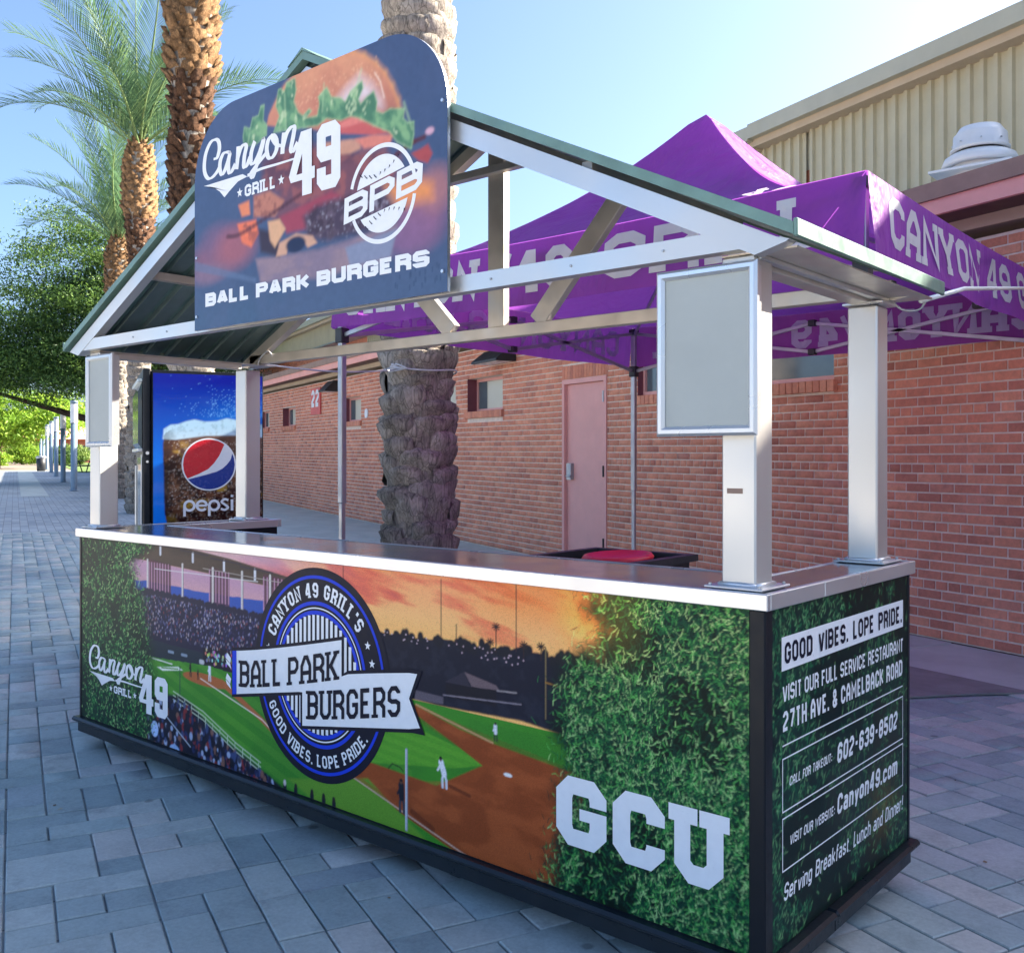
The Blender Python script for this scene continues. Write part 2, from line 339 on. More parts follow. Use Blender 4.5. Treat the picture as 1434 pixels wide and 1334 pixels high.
G = {
 'A': (1, [[(0, 0), (0, 1 - Y_ * 2.2), (.36, 1), (.64, 1), (1, 1 - Y_ * 2.2), (1, 0)], [(0, .36), (1, .36)]]),
 'B': (1, [[(0, 0), (0, 1)], [(0, 1), (1 - X, 1), (1, 1 - Y_), (1, .5 + Y_ * .6), (1 - X, .52), (0, .52)], [(1 - X, .52), (1, .52 - Y_ * .7), (1, Y_), (1 - X, 0), (0, 0)]]),
 'C': (1, [[(1, .3), (1, Y_), (1 - X, 0), (X, 0), (0, Y_), (0, 1 - Y_), (X, 1), (1 - X, 1), (1, 1 - Y_), (1, .7)]]),
 'D': (1, [[(0, 0), (0, 1), (1 - X, 1), (1, 1 - Y_), (1, Y_), (1 - X, 0), (0, 0)]]),
 'E': (.85, [[(1, 0), (0, 0), (0, 1), (1, 1)], [(0, .5), (.8, .5)]]),
 'F': (.82, [[(0, 0), (0, 1), (1, 1)], [(0, .5), (.8, .5)]]),
 'G': (1, [[(1, .7), (1, 1 - Y_), (1 - X, 1), (X, 1), (0, 1 - Y_), (0, Y_), (X, 0), (1 - X, 0), (1, Y_), (1, .46), (.5, .46)]]),
 'H': (1, [[(0, 0), (0, 1)], [(1, 0), (1, 1)], [(0, .5), (1, .5)]]),
 'I': (.0, [[(.5, 0), (.5, 1)]]),
 'K': (1, [[(0, 0), (0, 1)], [(1, 1), (.35, .52), (1, 0)], [(0, .48), (.35, .52)]]),
 'L': (.8, [[(0, 1), (0, 0), (1, 0)]]),
 'M': (1.35, [[(0, 0), (0, 1), (.5, .35), (1, 1), (1, 0)]]),
 'N': (1.05, [[(0, 0), (0, 1), (1, 0), (1, 1)]]),
 'O': (1, [_O + [_O[0]]]),
 'P': (1, [[(0, 0), (0, 1), (1 - X, 1), (1, 1 - Y_), (1, .45 + Y_), (1 - X, .45), (0, .45)]]),
 'R': (1, [[(0, 0), (0, 1), (1 - X, 1), (1, 1 - Y_), (1, .48 + Y_), (1 - X, .48), (0, .48)], [(1 - X * 1.4, .48), (1, .3), (1, 0)]]),
 'S': (1, [_S]),
 'T': (.95, [[(0, 1), (1, 1)], [(.5, 1), (.5, 0)]]),
 'U': (1, [[(0, 1), (0, Y_), (X, 0), (1 - X, 0), (1, Y_), (1, 1)]]),
 'V': (1.05, [[(0, 1), (.42, 0), (.58, 0), (1, 1)]]),
 'W': (1.5, [[(0, 1), (.22, 0), (.5, .8), (.78, 0), (1, 1)]]),
 'Y': (1.05, [[(0, 1), (.5, .45), (1, 1)], [(.5, .45), (.5, 0)]]),
 '0': (1, [_O + [_O[0]]]),
 '2': (1, [[(0, .78), (0, 1 - Y_), (X, 1), (1 - X, 1), (1, 1 - Y_), (1, .62), (0, .2), (0, 0), (1, 0)]]),
 '3': (1, [[(0, .8), (0, 1 - Y_), (X, 1), (1 - X, 1), (1, 1 - Y_), (1, .5 + Y_ * .5), (1 - X, .5), (1, .5 - Y_ * .5), (1, Y_), (1 - X, 0), (X, 0), (0, Y_), (0, .2)], [(1 - X, .5), (.35, .5)]]),
 '4': (1.05, [[(.72, 0), (.72, 1), (.55, 1), (0, .36), (0, .24), (1, .24)]]),
 '5': (1, [[(1, 1), (0, 1), (0, .56), (1 - X, .56), (1, .56 - Y_), (1, Y_), (1 - X, 0), (X, 0), (0, Y_), (0, .22)]]),
 '6': (1, [[(1, .78), (1, 1 - Y_), (1 - X, 1), (X, 1), (0, 1 - Y_), (0, Y_), (X, 0), (1 - X, 0), (1, Y_), (1, .56 - Y_), (1 - X, .56), (0, .56)]]),
 '7': (1, [[(0, 1), (1, 1), (1, .85), (.35, 0)]]),
 '8': (1, [_O + [_O[0]], [(0, .5), (1, .5)]]),
 '9': (1, [[(0, .22), (0, Y_), (X, 0), (1 - X, 0), (1, Y_), (1, 1 - Y_), (1 - X, 1), (X, 1), (0, 1 - Y_), (0, .44 + Y_), (X, .44), (1, .44)]]),
 '&': (1.15, [[(1, 0), (.15, .7), (.15, .9), (.3, 1), (.6, 1), (.72, .88), (.72, .7), (.05, .3), (.05, .12), (.25, 0), (.6, 0), (1, .42)]]),
 '.': (.0, [[(.5, 0), (.5, .02)]]), ',': (.0, [[(.5, .02), (.4, -.13)]]), ':': (.0, [[(.5, .1), (.5, .12)], [(.5, .6), (.5, .62)]]),
 '!': (.0, [[(.5, 0), (.5, .02)], [(.5, .3), (.5, 1)]]), '-': (.6, [[(0, .5), (1, .5)]]), "'": (.0, [[(.5, 1), (.45, .78)]]),
 'a': (.85, [[(0, _x - .04), (X, _x), (1 - X, _x), (1, _x - .1), (1, 0)], [(1, .38), (X, .38), (0, .28), (0, .1), (X, 0), (1, 0)]]),
 'b': (.85, [[(0, 1), (0, 0), (1 - X, 0), (1, .12), (1, _x - .12), (1 - X, _x), (0, _x)]]),
 'c': (.85, [[(1, .2), (1, .1), (1 - X, 0), (X, 0), (0, .1), (0, _x - .1), (X, _x), (1 - X, _x), (1, _x - .1), (1, _x - .2)]]),
 'd': (.85, [[(1, 1), (1, 0), (X, 0), (0, .12), (0, _x - .12), (X, _x), (1, _x)]]),
 'e': (.85, [[(1, .16), (1, .1), (1 - X, 0), (X, 0), (0, .1), (0, _x - .1), (X, _x), (1 - X, _x), (1, _x - .1), (1, .34), (0, .34)]]),
 'f': (.6, [[(.3, 0), (.3, .9), (.5, 1), (1, 1)], [(-.1, _x), (.95, _x)]]),
 'g': (.85, [[(1, _x), (1, -.16), (1 - X, -.26), (0, -.26)], [(1, 0), (X, 0), (0, .12), (0, _x - .12), (X, _x), (1, _x)]]),
 'h': (.85, [[(0, 0), (0, 1)], [(0, _x), (1 - X, _x), (1, _x - .12), (1, 0)]]),
 'i': (.0, [[(.5, 0), (.5, _x)], [(.5, .92), (.5, .98)]]),
 'k': (.85, [[(0, 0), (0, 1)], [(1, _x), (.3, .36), (1, 0)]]),
 'm': (1.4, [[(0, 0), (0, _x), (.88, _x), (1, _x - .12), (1, 0)], [(.5, 0), (.5, _x)]]),
 'n': (.85, [[(0, 0), (0, _x), (1 - X, _x), (1, _x - .12), (1, 0)]]),
 'o': (.85, [[(X, 0), (1 - X, 0), (1, .1), (1, _x - .1), (1 - X, _x), (X, _x), (0, _x - .1), (0, .1), (X, 0)]]),
 'r': (.6, [[(0, 0), (0, _x), (1, _x)]]),
 's': (.8, [[(0, .14), (X, 0), (1 - X, 0), (1, .1), (1, .24), (0, .44), (0, _x - .1), (X, _x), (1 - X, _x), (1, _x - .14)]]),
 't': (.6, [[(.3, .95), (.3, .1), (.5, 0), (1, 0)], [(-.1, _x), (.95, _x)]]),
 'u': (.85, [[(0, _x), (0, .12), (X, 0), (1, 0), (1, _x)]]),
 'v': (.85, [[(0, _x), (.45, 0), (.55, 0), (1, _x)]]),
 'y': (.85, [[(0, _x), (.5, 0)], [(1, _x), (.35, -.26), (.1, -.26)]]),
}
class Ink:
    def __init__(s, e0=.0012): s.q = []; s.k = 0; s.e0 = e0; s.marks = []
    def mark(s, nm=None): s.marks.append((len(s.q), nm))
    def groups(s, name):
        ms = [(0, None)] + s.marks + [(len(s.q), None)]
        for (a, nm), (b, _) in zip(ms[:-1], ms[1:]):
            if b > a: yield nm or name, s.q[a:b]
    def poly(s, pts, layer=None):
        s.q.append((pts, s.k if layer is None else layer)); return s
    def strokes(s, lines, w, fn=None, closed=False):
        for ln in lines:
            s.k += 1
            for j, q in enumerate(ribbon(ln, w, closed)): s.q.append(([fn(*p) for p in q] if fn else q, s.k % 7 + j * .13))
        return s
    def text(s, txt, x0, z0, x1, h, st=.16, serif=0, fn=None, slant=0, gap=.34, wid=None, space=.55, ch=None, flatA=False):
        # st = stroke / cap height; glyph widths scaled so that the line ends at x1
        w = st * h; units = sum((G[c][0] if c != ' ' else space) for c in txt) ; ng = len(txt) - 1
        gp = gap * w * 2 + (serif * .7 if serif else 0)
        fixed = sum(w for c in txt if c != ' ') + gp * ng
        uw = wid if wid else (x1 - x0 - fixed) / max(units, .001)
        x = x0; s.mark('lettering')
        for c in txt:
            if c == ' ': x += space * uw + gp; s.mark('lettering'); continue
            gw, lines = G[c]; gwid = gw * uw
            if c == 'A' and flatA: lines = [[(0, 0), (.40, 1), (.60, 1), (1, 0)], [(.2, .28), (.8, .28)]]
            if ch:
                rm = lambda a, b: ((ch[0] if abs(a - X) < 1e-6 else 1 - ch[0] if abs(a - 1 + X) < 1e-6 else a), (ch[1] if abs(b - Y_) < 1e-6 else 1 - ch[1] if abs(b - 1 + Y_) < 1e-6 else b))
                lines = [[rm(*q) for q in ln] for ln in lines]
            f2 = (lambda px, pz: (px + slant * (pz - z0), pz))
            for ln in lines:
                s.k += 1
                pts = [(x + w / 2 + a * gwid, z0 + w / 2 + b * (h - w)) for a, b in ln]
                cl = ln[0] == ln[-1]
                if c in '.:,!' and len(ln) == 2 and abs(ln[0][1] - ln[1][1]) < .2: pts = [(pts[0][0], pts[0][1] - w * .5), (pts[1][0], pts[0][1] + w * .5 if c != ',' else pts[1][1])]
                else:
                    # ends reach the full height
                    for e, o in ((0, 1), (-1, -2)):
                        if not cl and abs(pts[e][0] - pts[o][0]) < 1e-6 and ln[e][1] in (0, 1):
                            pts[e] = (pts[e][0], pts[e][1] + (w / 2 if ln[e][1] == 1 else -w / 2))
                for j, q in enumerate(ribbon(pts[:-1] if cl else pts, w, cl)):
                    q = [f2(*p) for p in q]; s.q.append(([fn(*p) for p in q] if fn else q, s.k % 7 + j * .07))
                if serif and not cl:
                    for e, o in ((0, 1), (-1, -2)):
                        if ln[e][1] in (0, 1) and abs(ln[e][1] - ln[o][1]) > .3:
                            s.k += 1; sx = pts[e][0]; sz = z0 + (h - w * .75 if ln[e][1] == 1 else 0)
                            q = [(sx - w / 2 - serif, sz), (sx + w / 2 + serif, sz), (sx + w / 2 + serif, sz + w * .75), (sx - w / 2 - serif, sz + w * .75)]
                            q = [f2(*p) for p in q]; s.q.append(([fn(*p) for p in q] if fn else q, s.k % 7))
            x += gwid + w + gp
        s.mark(); return s
    def star(s, cx, cz, r, rot=0):
        s.mark('star'); s.k += 1; P = [(cx + (r if i % 2 == 0 else r * .42) * math.sin(math.pi * i / 5 + rot), cz + (r if i % 2 == 0 else r * .42) * math.cos(math.pi * i / 5 + rot)) for i in range(10)]
        for i in range(10): s.q.append(([(cx, cz), P[i], P[(i + 1) % 10]], s.k % 7))
        s.mark(); return s
    def ring(s, cx, cz, r0, r1, a0=0, a1=360, n=64):
        s.k += 1
        for i in range(n):
            A, B = (R(a0 + (a1 - a0) * (i + j) / n) for j in (0, 1))
            q = [(cx + r0 * math.cos(A), cz + r0 * math.sin(A)), (cx + r1 * math.cos(A), cz + r1 * math.sin(A)), (cx + r1 * math.cos(B), cz + r1 * math.sin(B)), (cx + r0 * math.cos(B), cz + r0 * math.sin(B))]
            if r0 < 1e-6: q = q[1:3] + [(cx, cz)]
            s.q.append((q, s.k % 7))
        return s
    def build(s, name, mat, O, U, V, N, parent=None, lift=0):
        O, U, V, N = map(Vector, (O, U, V, N)); o = None
        for nm, qs in s.groups(name):
            b = MB()
            for pts, ly in qs:
                e = s.e0 + lift + ly * .00012
                b.face([O + U * p[0] + V * p[1] + N * e for p in pts])
            o = b.build(nm, mat, parent, fix=False)
        return o
def smooth_line(pts, n=5):
    P = [np.array(p, float) for p in pts]; out = []
    for i in range(len(P) - 1):
        p0 = P[max(i - 1, 0)]; p1, p2 = P[i], P[i + 1]; p3 = P[min(i + 2, len(P) - 1)]
        for k in range(n):
            t = k / n
            out.append(.5 * ((2 * p1) + (-p0 + p2) * t + (2 * p0 - 5 * p1 + 4 * p2 - p3) * t * t + (-p0 + 3 * p1 - 3 * p2 + p3) * t ** 3))
    out.append(P[-1]); return out
SCRIPT = {
 'C': [(.078, .26), (.104, .262), (.121, .292), (.117, .322), (.095, .338), (.057, .334), (.022, .298), (.009, .252), (.014, .213), (.04, .186), (.074, .187), (.108, .204), (.129, .224)],
 'a': [(.2, .262), (.175, .269), (.15, .267), (.129, .243), (.125, .211), (.138, .185), (.159, .195), (.183, .228), (.2, .262), (.188, .227), (.192, .184), (.212, .184), (.237, .208)],
 'n': [(.257, .276), (.253, .228), (.245, .185)], 'n2': [(.249, .219), (.273, .261), (.297, .274), (.313, .262), (.301, .227), (.297, .187), (.317, .187), (.34, .215)],
 'y': [(.372, .272), (.348, .231), (.348, .19), (.372, .19), (.406, .224), (.433, .27), (.414, .222), (.383, .17), (.36, .133), (.348, .14), (.352, .153), (.391, .177), (.422, .194), (.452, .21)],
 'o': [(.49, .272), (.463, .257), (.452, .224), (.463, .19), (.49, .185), (.516, .21), (.516, .246), (.497, .268), (.493, .255), (.519, .227), (.549, .217)],
 'm': [(.563, .265), (.556, .22), (.552, .185)], 'm2': [(.556, .211), (.578, .255), (.607, .275), (.628, .27), (.621, .237), (.607, .192), (.621, .182), (.649, .209)],
 'ln': [(.321, .145), (.406, .154), (.519, .152), (.635, .151)]}
def canyon_logo(ink, sx=1, sz=1, ox=0, oz=0):
    f = lambda a, b: (ox + a * sx, oz + b * sz)
    for k, ln in SCRIPT.items():
        pts = smooth_line(ln, 5); n = len(pts); w = []
        for i in range(n):
            d = pts[min(i + 1, n - 1)] - pts[max(i - 1, 0)]; v = abs(d[1]) / (np.linalg.norm(d) + 1e-9)
            w.append(.009 + .017 * v * (1 if k != 'ln' else 0) if k != 'ln' else .013 - .006 * i / n)
        ink.k += 1
        for j, q in enumerate(ribbon(pts, w)): ink.q.append(([f(*p) for p in q], ink.k % 7 + j * .11))
    ink.k += 1
    ink.mark('swoosh')
    for tri in ([(.005, .16), (.289, .157), (.321, .141), (.257, .134), (.192, .104)], [(.005, .16), (.192, .104), (.159, .086), (.125, .116), (.074, .144)]):
        ink.poly([f(*p) for p in tri], 6)
    ink.text('GRILL', ox + .303 * sx, oz + .062 * sz, ox + .51 * sx, .048 * sz, .24, serif=.004 * sx, gap=.2)
    ink.star(ox + .267 * sx, oz + .086 * sz, .021 * sx); ink.star(ox + .545 * sx, oz + .086 * sz, .021 * sx)
    # 49 : solid block numerals with counters
    def nums():
        four = [[(.80, .0), (.80, 1)], [(.62, .96), (.1, .3)], [(.0, .24), (1.0, .24)]]
        x0, x1, z0, h = .598, .742, .004, .245; w = .058
        return [[(x0 + (x1 - x0) * a, z0 + h * b) for a, b in ln] for ln in four]
    P = lambda l: ink.poly([f(*p) for p in l], None); ink.mark('lettering')
    ink.k = (ink.k // 7 + 1) * 7
    for l in ([(.68, .0), (.738, .0), (.738, .243), (.68, .243)], [(.68, .243), (.68, .16), (.645, .085), (.598, .085), (.672, .243)], [(.598, .085), (.61, .06), (.68, .06), (.68, .085)], [(.738, .055), (.756, .055), (.756, .1), (.738, .1)]): P(l)
    ink.k += 7
    o = [(.792, .0), (.872, .0), (.9, .03), (.9, .215), (.872, .245), (.792, .245), (.764, .215), (.764, .135), (.782, .108), (.843, .108)]
    nine = [(.764, .085), (.764, .03), (.795, .0), (.87, .0), (.9, .03), (.9, .215), (.87, .245), (.795, .245), (.764, .215), (.764, .13), (.79, .105), (.842, .105)]
    w = .052
    ins = [(.79, .085), (.79, .041), (.804, .026), (.861, .026), (.874, .04), (.874, .206), (.86, .219), (.804, .219), (.79, .206), (.79, .143), (.8, .131), (.85, .131)]
    for j, q in enumerate(ribbon(ins, w)): ink.q.append(([f(*p) for p in q], ink.k % 7 + j * .13))
    return ink

# ------------------------------------------------------------------ printed pictures: painted in numpy, stored as colours on fine sheets of mesh
def vnoise(x, y, seed=0):
    xi = np.floor(x).astype(np.int64); yi = np.floor(y).astype(np.int64); fx = x - xi; fy = y - yi
    fx = fx * fx * (3 - 2 * fx); fy = fy * fy * (3 - 2 * fy)
    def h(a, b):
        n = (a * 374761393 + b * 668265263 + seed * 974634777) & 0xffffffff
        n = ((n ^ (n >> 13)) * 1274126177) & 0xffffffff
        return ((n ^ (n >> 16)) & 0xffff) / 65535.
    return (h(xi, yi) * (1 - fx) + h(xi + 1, yi) * fx) * (1 - fy) + (h(xi, yi + 1) * (1 - fx) + h(xi + 1, yi + 1) * fx) * fy
def fbm(x, y, o=4, seed=0):
    a = 0; w = .5
    for i in range(o): a = a + w * vnoise(x * 2 ** i, y * 2 ** i, seed + i); w /= 2
    return a / (1 - .5 ** o)
def sst(e0, e1, x):
    t = np.clip((x - e0) / (e1 - e0), 0, 1); return t * t * (3 - 2 * t)
class Pic:
    def __init__(s, x0, x1, z0, z1, r):
        s.x0, s.x1, s.z0, s.z1, s.r = x0, x1, z0, z1, r
        s.w = int(round((x1 - x0) / r)) + 1; s.h = int(round((z1 - z0) / r)) + 1
        s.X, s.Z = np.meshgrid(np.linspace(x0, x1, s.w), np.linspace(z0, z1, s.h)); s.a = np.zeros((s.h, s.w, 3))
    def over(s, mask, c):
        c = lin(c) if not isinstance(c, np.ndarray) or c.ndim == 1 else c
        m = np.clip(mask, 0, 1)[..., None]; s.a = s.a * (1 - m) + c * m
    def win(s, xa, xb, za, zb):
        i0 = max(0, int((xa - s.x0) / s.r) - 1); i1 = min(s.w, int((xb - s.x0) / s.r) + 3)
        j0 = max(0, int((za - s.z0) / s.r) - 1); j1 = min(s.h, int((zb - s.z0) / s.r) + 3); return slice(j0, max(j0, j1)), slice(i0, max(i0, i1))
    def seg(s, a, b, w, c, al=1, soft=None):
        soft = soft or s.r * .8; m = w + soft
        S = s.win(min(a[0], b[0]) - m, max(a[0], b[0]) + m, min(a[1], b[1]) - m, max(a[1], b[1]) + m)
        x = s.X[S]; z = s.Z[S]
        if x.size == 0: return
        dx, dz = b[0] - a[0], b[1] - a[1]; L = dx * dx + dz * dz + 1e-12
        t = np.clip(((x - a[0]) * dx + (z - a[1]) * dz) / L, 0, 1); d = np.hypot(x - a[0] - t * dx, z - a[1] - t * dz)
        k = (np.clip((w / 2 + soft / 2 - d) / soft, 0, 1) * al)[..., None]; s.a[S] = s.a[S] * (1 - k) + c * k
    def line(s, pts, w, c, al=1, soft=None):
        c = lin(c)
        for a, b in zip(pts[:-1], pts[1:]): s.seg(a, b, w, c, al, soft)
    def pmask(s, P, soft=0):
        # inside of a polygon, even-odd; soft edge by distance
        ins = np.zeros(s.X.shape, bool); n = len(P); D = np.full(s.X.shape, 9.) if soft else None
        for i in range(n):
            (xa, za), (xb, zb) = P[i], P[(i + 1) % n]
            c = ((za > s.Z) != (zb > s.Z)) & (s.X < (xb - xa) * (s.Z - za) / ((zb - za) or 1e-9) + xa); ins ^= c
            if soft:
                dx, dz = xb - xa, zb - za; t = np.clip(((s.X - xa) * dx + (s.Z - za) * dz) / (dx * dx + dz * dz + 1e-12), 0, 1)
                D = np.minimum(D, np.hypot(s.X - xa - t * dx, s.Z - za - t * dz))
        if not soft: return ins.astype(float)
        return np.clip(.5 + np.where(ins, D, -D) / soft, 0, 1)
    def poly(s, P, c, soft=0, al=1): s.over(s.pmask(P, soft) * al, c)
    def ell(s, cx, cz, rx, rz, c, soft=.15, al=1, rot=0):
        m = max(rx, rz) * (1 + soft) + s.r; S = s.win(cx - m, cx + m, cz - m, cz + m); x = s.X[S] - cx; z = s.Z[S] - cz
        if x.size == 0: return
        u = x * math.cos(rot) + z * math.sin(rot); v = -x * math.sin(rot) + z * math.cos(rot); d = np.hypot(u / rx, v / rz)
        k = (np.clip((1 + soft / 2 - d) / soft, 0, 1) * al)[..., None]; s.a[S] = s.a[S] * (1 - k) + lin(c) * k
    def grass(s, n, xa, xb, za, zb, ok, pal, l=(.01, .028), w=.0028, seed=1):
        g = np.random.default_rng(seed)
        for _ in range(n):
            x = g.uniform(xa, xb); z = g.uniform(za, zb)
            if g.random() > ok(x, z): continue
            t = g.normal(1.2, .9); L = g.uniform(*l); c = pal[int(g.random() ** 1.6 * len(pal)) % len(pal)]
            mx = x + L * .5 * math.cos(t); mz = z + L * .5 * math.sin(t); t2 = t + g.normal(0, .5)
            s.seg((x, z), (mx, mz), w, c, .9); s.seg((mx, mz), (mx + L * .5 * math.cos(t2), mz + L * .5 * math.sin(t2)), w * .7, c, .85)
    def sample(s, x, z):
        u = np.clip((x - s.x0) / s.r, 0, s.w - 1.001); v = np.clip((z - s.z0) / s.r, 0, s.h - 1.001)
        i = u.astype(int); j = v.astype(int); fu = (u - i)[..., None]; fv = (v - j)[..., None]
        return (s.a[j, i] * (1 - fu) + s.a[j, i + 1] * fu) * (1 - fv) + (s.a[j + 1, i] * (1 - fu) + s.a[j + 1, i + 1] * fu) * fv
    def sheet(s, name, mat, O, U, V, N, xs, zs, parent, e=.0006, edge=None):
        # mesh at (x, z) of the picture plane; edge(z) -> (xl, xr) trims the outline
        O, U, V, N = (np.array(q, float) for q in (O, U, V, N))
        xs = np.asarray(xs); zs = np.asarray(zs); t = (xs - xs[0]) / (xs[-1] - xs[0])
        XX = np.empty((len(zs), len(xs)))
        for j, z in enumerate(zs):
            a, b = edge(z) if edge else (xs[0], xs[-1]); XX[j] = a + (b - a) * t
        ZZ = np.repeat(zs[:, None], len(xs), 1)
        P = O + XX[..., None] * U + ZZ[..., None] * V + N * e
        c = s.sample(XX, ZZ).reshape(-1, 3); nx = len(xs); nz = len(zs)
        idx = np.arange(nx * nz).reshape(nz, nx)
        F = np.stack([idx[:-1, :-1], idx[:-1, 1:], idx[1:, 1:], idx[1:, :-1]], -1).reshape(-1, 4)
        if np.dot(np.cross(U, V), N) < 0: F = F[:, ::-1]
        return npmesh(name, P.reshape(-1, 3), F, mat, parent, colors=np.clip(c, 0, 1))
GP = [lin(c) for c in ((8, 50, 40), (14, 68, 48), (22, 90, 54), (42, 130, 64), (96, 186, 88), (176, 222, 140))]
GD = [lin(c) for c in ((8, 40, 36), (12, 56, 44), (24, 92, 62), (52, 138, 82), (120, 180, 116))]
def paint_front():
    p = Pic(-3.70, -.03, .145, 1.065, .003); X, Z = p.X, p.Z
    # sunset sky
    t = np.clip((Z - .82) / .25, 0, 1)[..., None]
    c = lin((255, 204, 126)) * (1 - t) + lin((254, 160, 108)) * t
    cl = fbm(X * 3.2 + Z * 2, Z * 14 + X * 1.5, 5, 3); p.a[:] = c
    p.over(sst(.48, .66, cl) * .85, (236, 102, 80)); p.over(sst(.62, .75, cl) * .6, (200, 80, 84))
    p.over(sst(-1.5, -2.3, X) * sst(.95, 1.06, Z) * .65, (196, 190, 214))
    p.over(sst(-1.2, -.7, X) * sst(.86, .98, Z) * .6 * (.4 + cl), (250, 140, 50)); p.over(sst(.92, .83, Z) * .5, (252, 176, 96))
    # outfield grass, dirt, infield
    p.over((Z < .62).astype(float), (60, 136, 40))
    st = (np.sin((X * .55 + Z * 2.1) * 42) > 0) * .25; p.over(((Z < .62) & (X < -1.3)) * st, (110, 180, 60))
    p.over((Z < .60) * sst(.4, .7, fbm(X * 5, Z * 9, 4, 9)) * .3, (40, 110, 40))
    p.poly([(-1.6, .64), (-1.28, .602), (-1.074, .558), (-.929, .539), (-.645, .515), (-.3, .50), (-.3, .14), (-1.05, .14), (-1.613, .281), (-1.529, .354), (-1.516, .361), (-1.183, .35), (-.975, .459), (-1.085, .502), (-1.263, .565), (-1.5, .6)], (150, 72, 34), .006)
    p.poly([(-1.6, .5), (-1.263, .524), (-1.074, .496), (-.975, .459), (-1.1, .425), (-1.516, .361), (-1.62, .37)], (84, 156, 44), .006)
    p.over(p.pmask([(-1.6, .5), (-1.263, .524), (-1.074, .496), (-.975, .459), (-1.1, .425), (-1.516, .361)]) * (np.sin(Z * 190 + X * 12) > 0) * .2, (120, 186, 60))
    d = fbm(X * 9, Z * 22, 5, 5); dm = p.pmask([(-1.6, .6), (-1.28, .602), (-.6, .52), (-.3, .50), (-.3, .14), (-1.05, .14), (-1.613, .281), (-1.0, .40), (-.95, .46), (-1.263, .55)])
    p.over(dm * sst(.4, .7, d) * .35, (186, 96, 52)); p.over(dm * sst(.62, .4, d) * .25, (112, 50, 26))
    p.poly([(-1.673, .268), (-1.529, .30), (-1.38, .224), (-1.251, .166), (-1.2, .14), (-1.8, .14), (-2.0, .2)], (98, 150, 46), .012)
    p.line([(-1.66, .30), (-1.085, .161), (-1.0, .14)], .005, (236, 222, 200)); p.line([(-1.64, .302), (-1.06, .161)], .02, (150, 72, 34), .5)
    p.ell(-2.58, .498, .18, .026, (176, 98, 54), .1); p.poly([(-2.46, .522), (-2.40, .5), (-2.16, .405), (-1.95, .30), (-1.9, .27), (-2.04, .33), (-2.20, .40), (-2.44, .485)], (176, 100, 60), .006)
    p.line([(-2.62, .50), (-2.17, .40), (-1.9, .27)], .004, (240, 230, 214))
    p.line([(-.929, .541), (-1.28, .606)], .007, (206, 150, 110), .8)
    p.ell(-.865, .452, .018, .006, (240, 236, 230), .2)
    # dark trees and fence behind the field
    xs = np.arange(-1.62, -.4, .012); top = .845 + .03 * (fbm(xs * 16, xs * 0, 4, 2) - .5) + .05 * (fbm(xs * 3, xs * 0, 2, 8) - .5)
    ring = [(-1.62, .60), (-1.286, .622), (-1.161, .62), (-.811, .632), (-.645, .618), (-.4, .60)]
    p.poly([(a, b) for a, b in zip(xs, top)] + ring[::-1], (22, 26, 44), .006)
    tm = p.pmask([(a, b) for a, b in zip(xs, top)] + ring[::-1]); p.over(tm * sst(.5, .75, fbm(X * 26, Z * 30, 3, 4)) * .5, (38, 44, 60))
    g = np.random.default_rng(4)
    for x in g.uniform(-1.5, -.6, 46): p.ell(x, float(np.interp(x, xs, top)) + g.uniform(-.012, .004), .014, g.uniform(.008, .025), (26, 28, 40), .4)
    for _ in range(40): p.ell(g.uniform(-1.5, -.8), g.uniform(.8, .84), .003, .003, (220, 190, 200), .5, .8)
    p.poly([(-1.145, .703), (-1.053, .749), (-1.027, .705)], (48, 46, 60)); p.poly([(-1.053, .749), (-.914, .726), (-.90, .712), (-1.02, .705)], (110, 92, 96), .003)
    p.poly([(-1.14, .70), (-.914, .71), (-.914, .66), (-1.14, .655)], (24, 24, 36)); p.line([(-1.15, .659), (-.811, .682)], .004, (140, 130, 140)); p.line([(-.91, .71), (-.83, .715)], .005, (150, 140, 140))
    p.poly([(-1.286, .655), (-1.15, .652), (-1.15, .628), (-1.286, .622)], (110, 100, 110), .003, .7)
    for x, a, b in ((-1.16, .85, 1.042), (-.831, .845, 1.062), (-1.666, .95, 1.063), (-1.09, .84, .9)): p.line([(x, a), (x, b)], .004, (64, 44, 48))
    p.line([(-.713, .655), (-.713, .87)], .005, (120, 104, 70)); p.line([(-.713, .765), (-.55, .75)], .004, (170, 120, 50))
    for x, b in ((-.915, .912), (-.731, .872), (-.80, .868), (-.94, .86)):
        p.line([(x, .83), (x, b)], .0035, (50, 34, 34))
        for a in range(9): p.seg((x, b), (x + .016 * math.cos(a * .7), b + .012 * math.sin(a * .7)), .004, lin((44, 34, 36)))
    # players
    def man(x, z, h, shirt, legs, lean=0):
        p.line([(x - .05 * h, z), (x - .06 * h, z + .25 * h), (x, z + .48 * h)], .1 * h, legs); p.line([(x + .13 * h, z), (x + .12 * h, z + .25 * h), (x + .04 * h, z + .48 * h)], .1 * h, legs)
        p.line([(x + .02 * h, z + .45 * h), (x - lean * h, z + .8 * h)], .24 * h, shirt); p.line([(x - lean * h, z + .76 * h), (x - (.16 + lean) * h, z + .52 * h)], .08 * h, shirt)
        p.ell(x - lean * 1.15 * h, z + .91 * h, .06 * h, .075 * h, (96, 66, 52), .3); p.ell(x - lean * 1.15 * h, z + .95 * h, .07 * h, .05 * h, (20, 20, 30), .3)
    p.line([(-1.12, .362), (-1.03, .35)], .012, (92, 40, 22), .7); man(-1.148, .352, .10, (226, 228, 232), (214, 216, 222), .12)
    p.line([(-1.3, .235), (-1.2, .20)], .02, (92, 40, 22), .6); man(-1.355, .222, .115, (24, 30, 44), (54, 58, 70), 0)
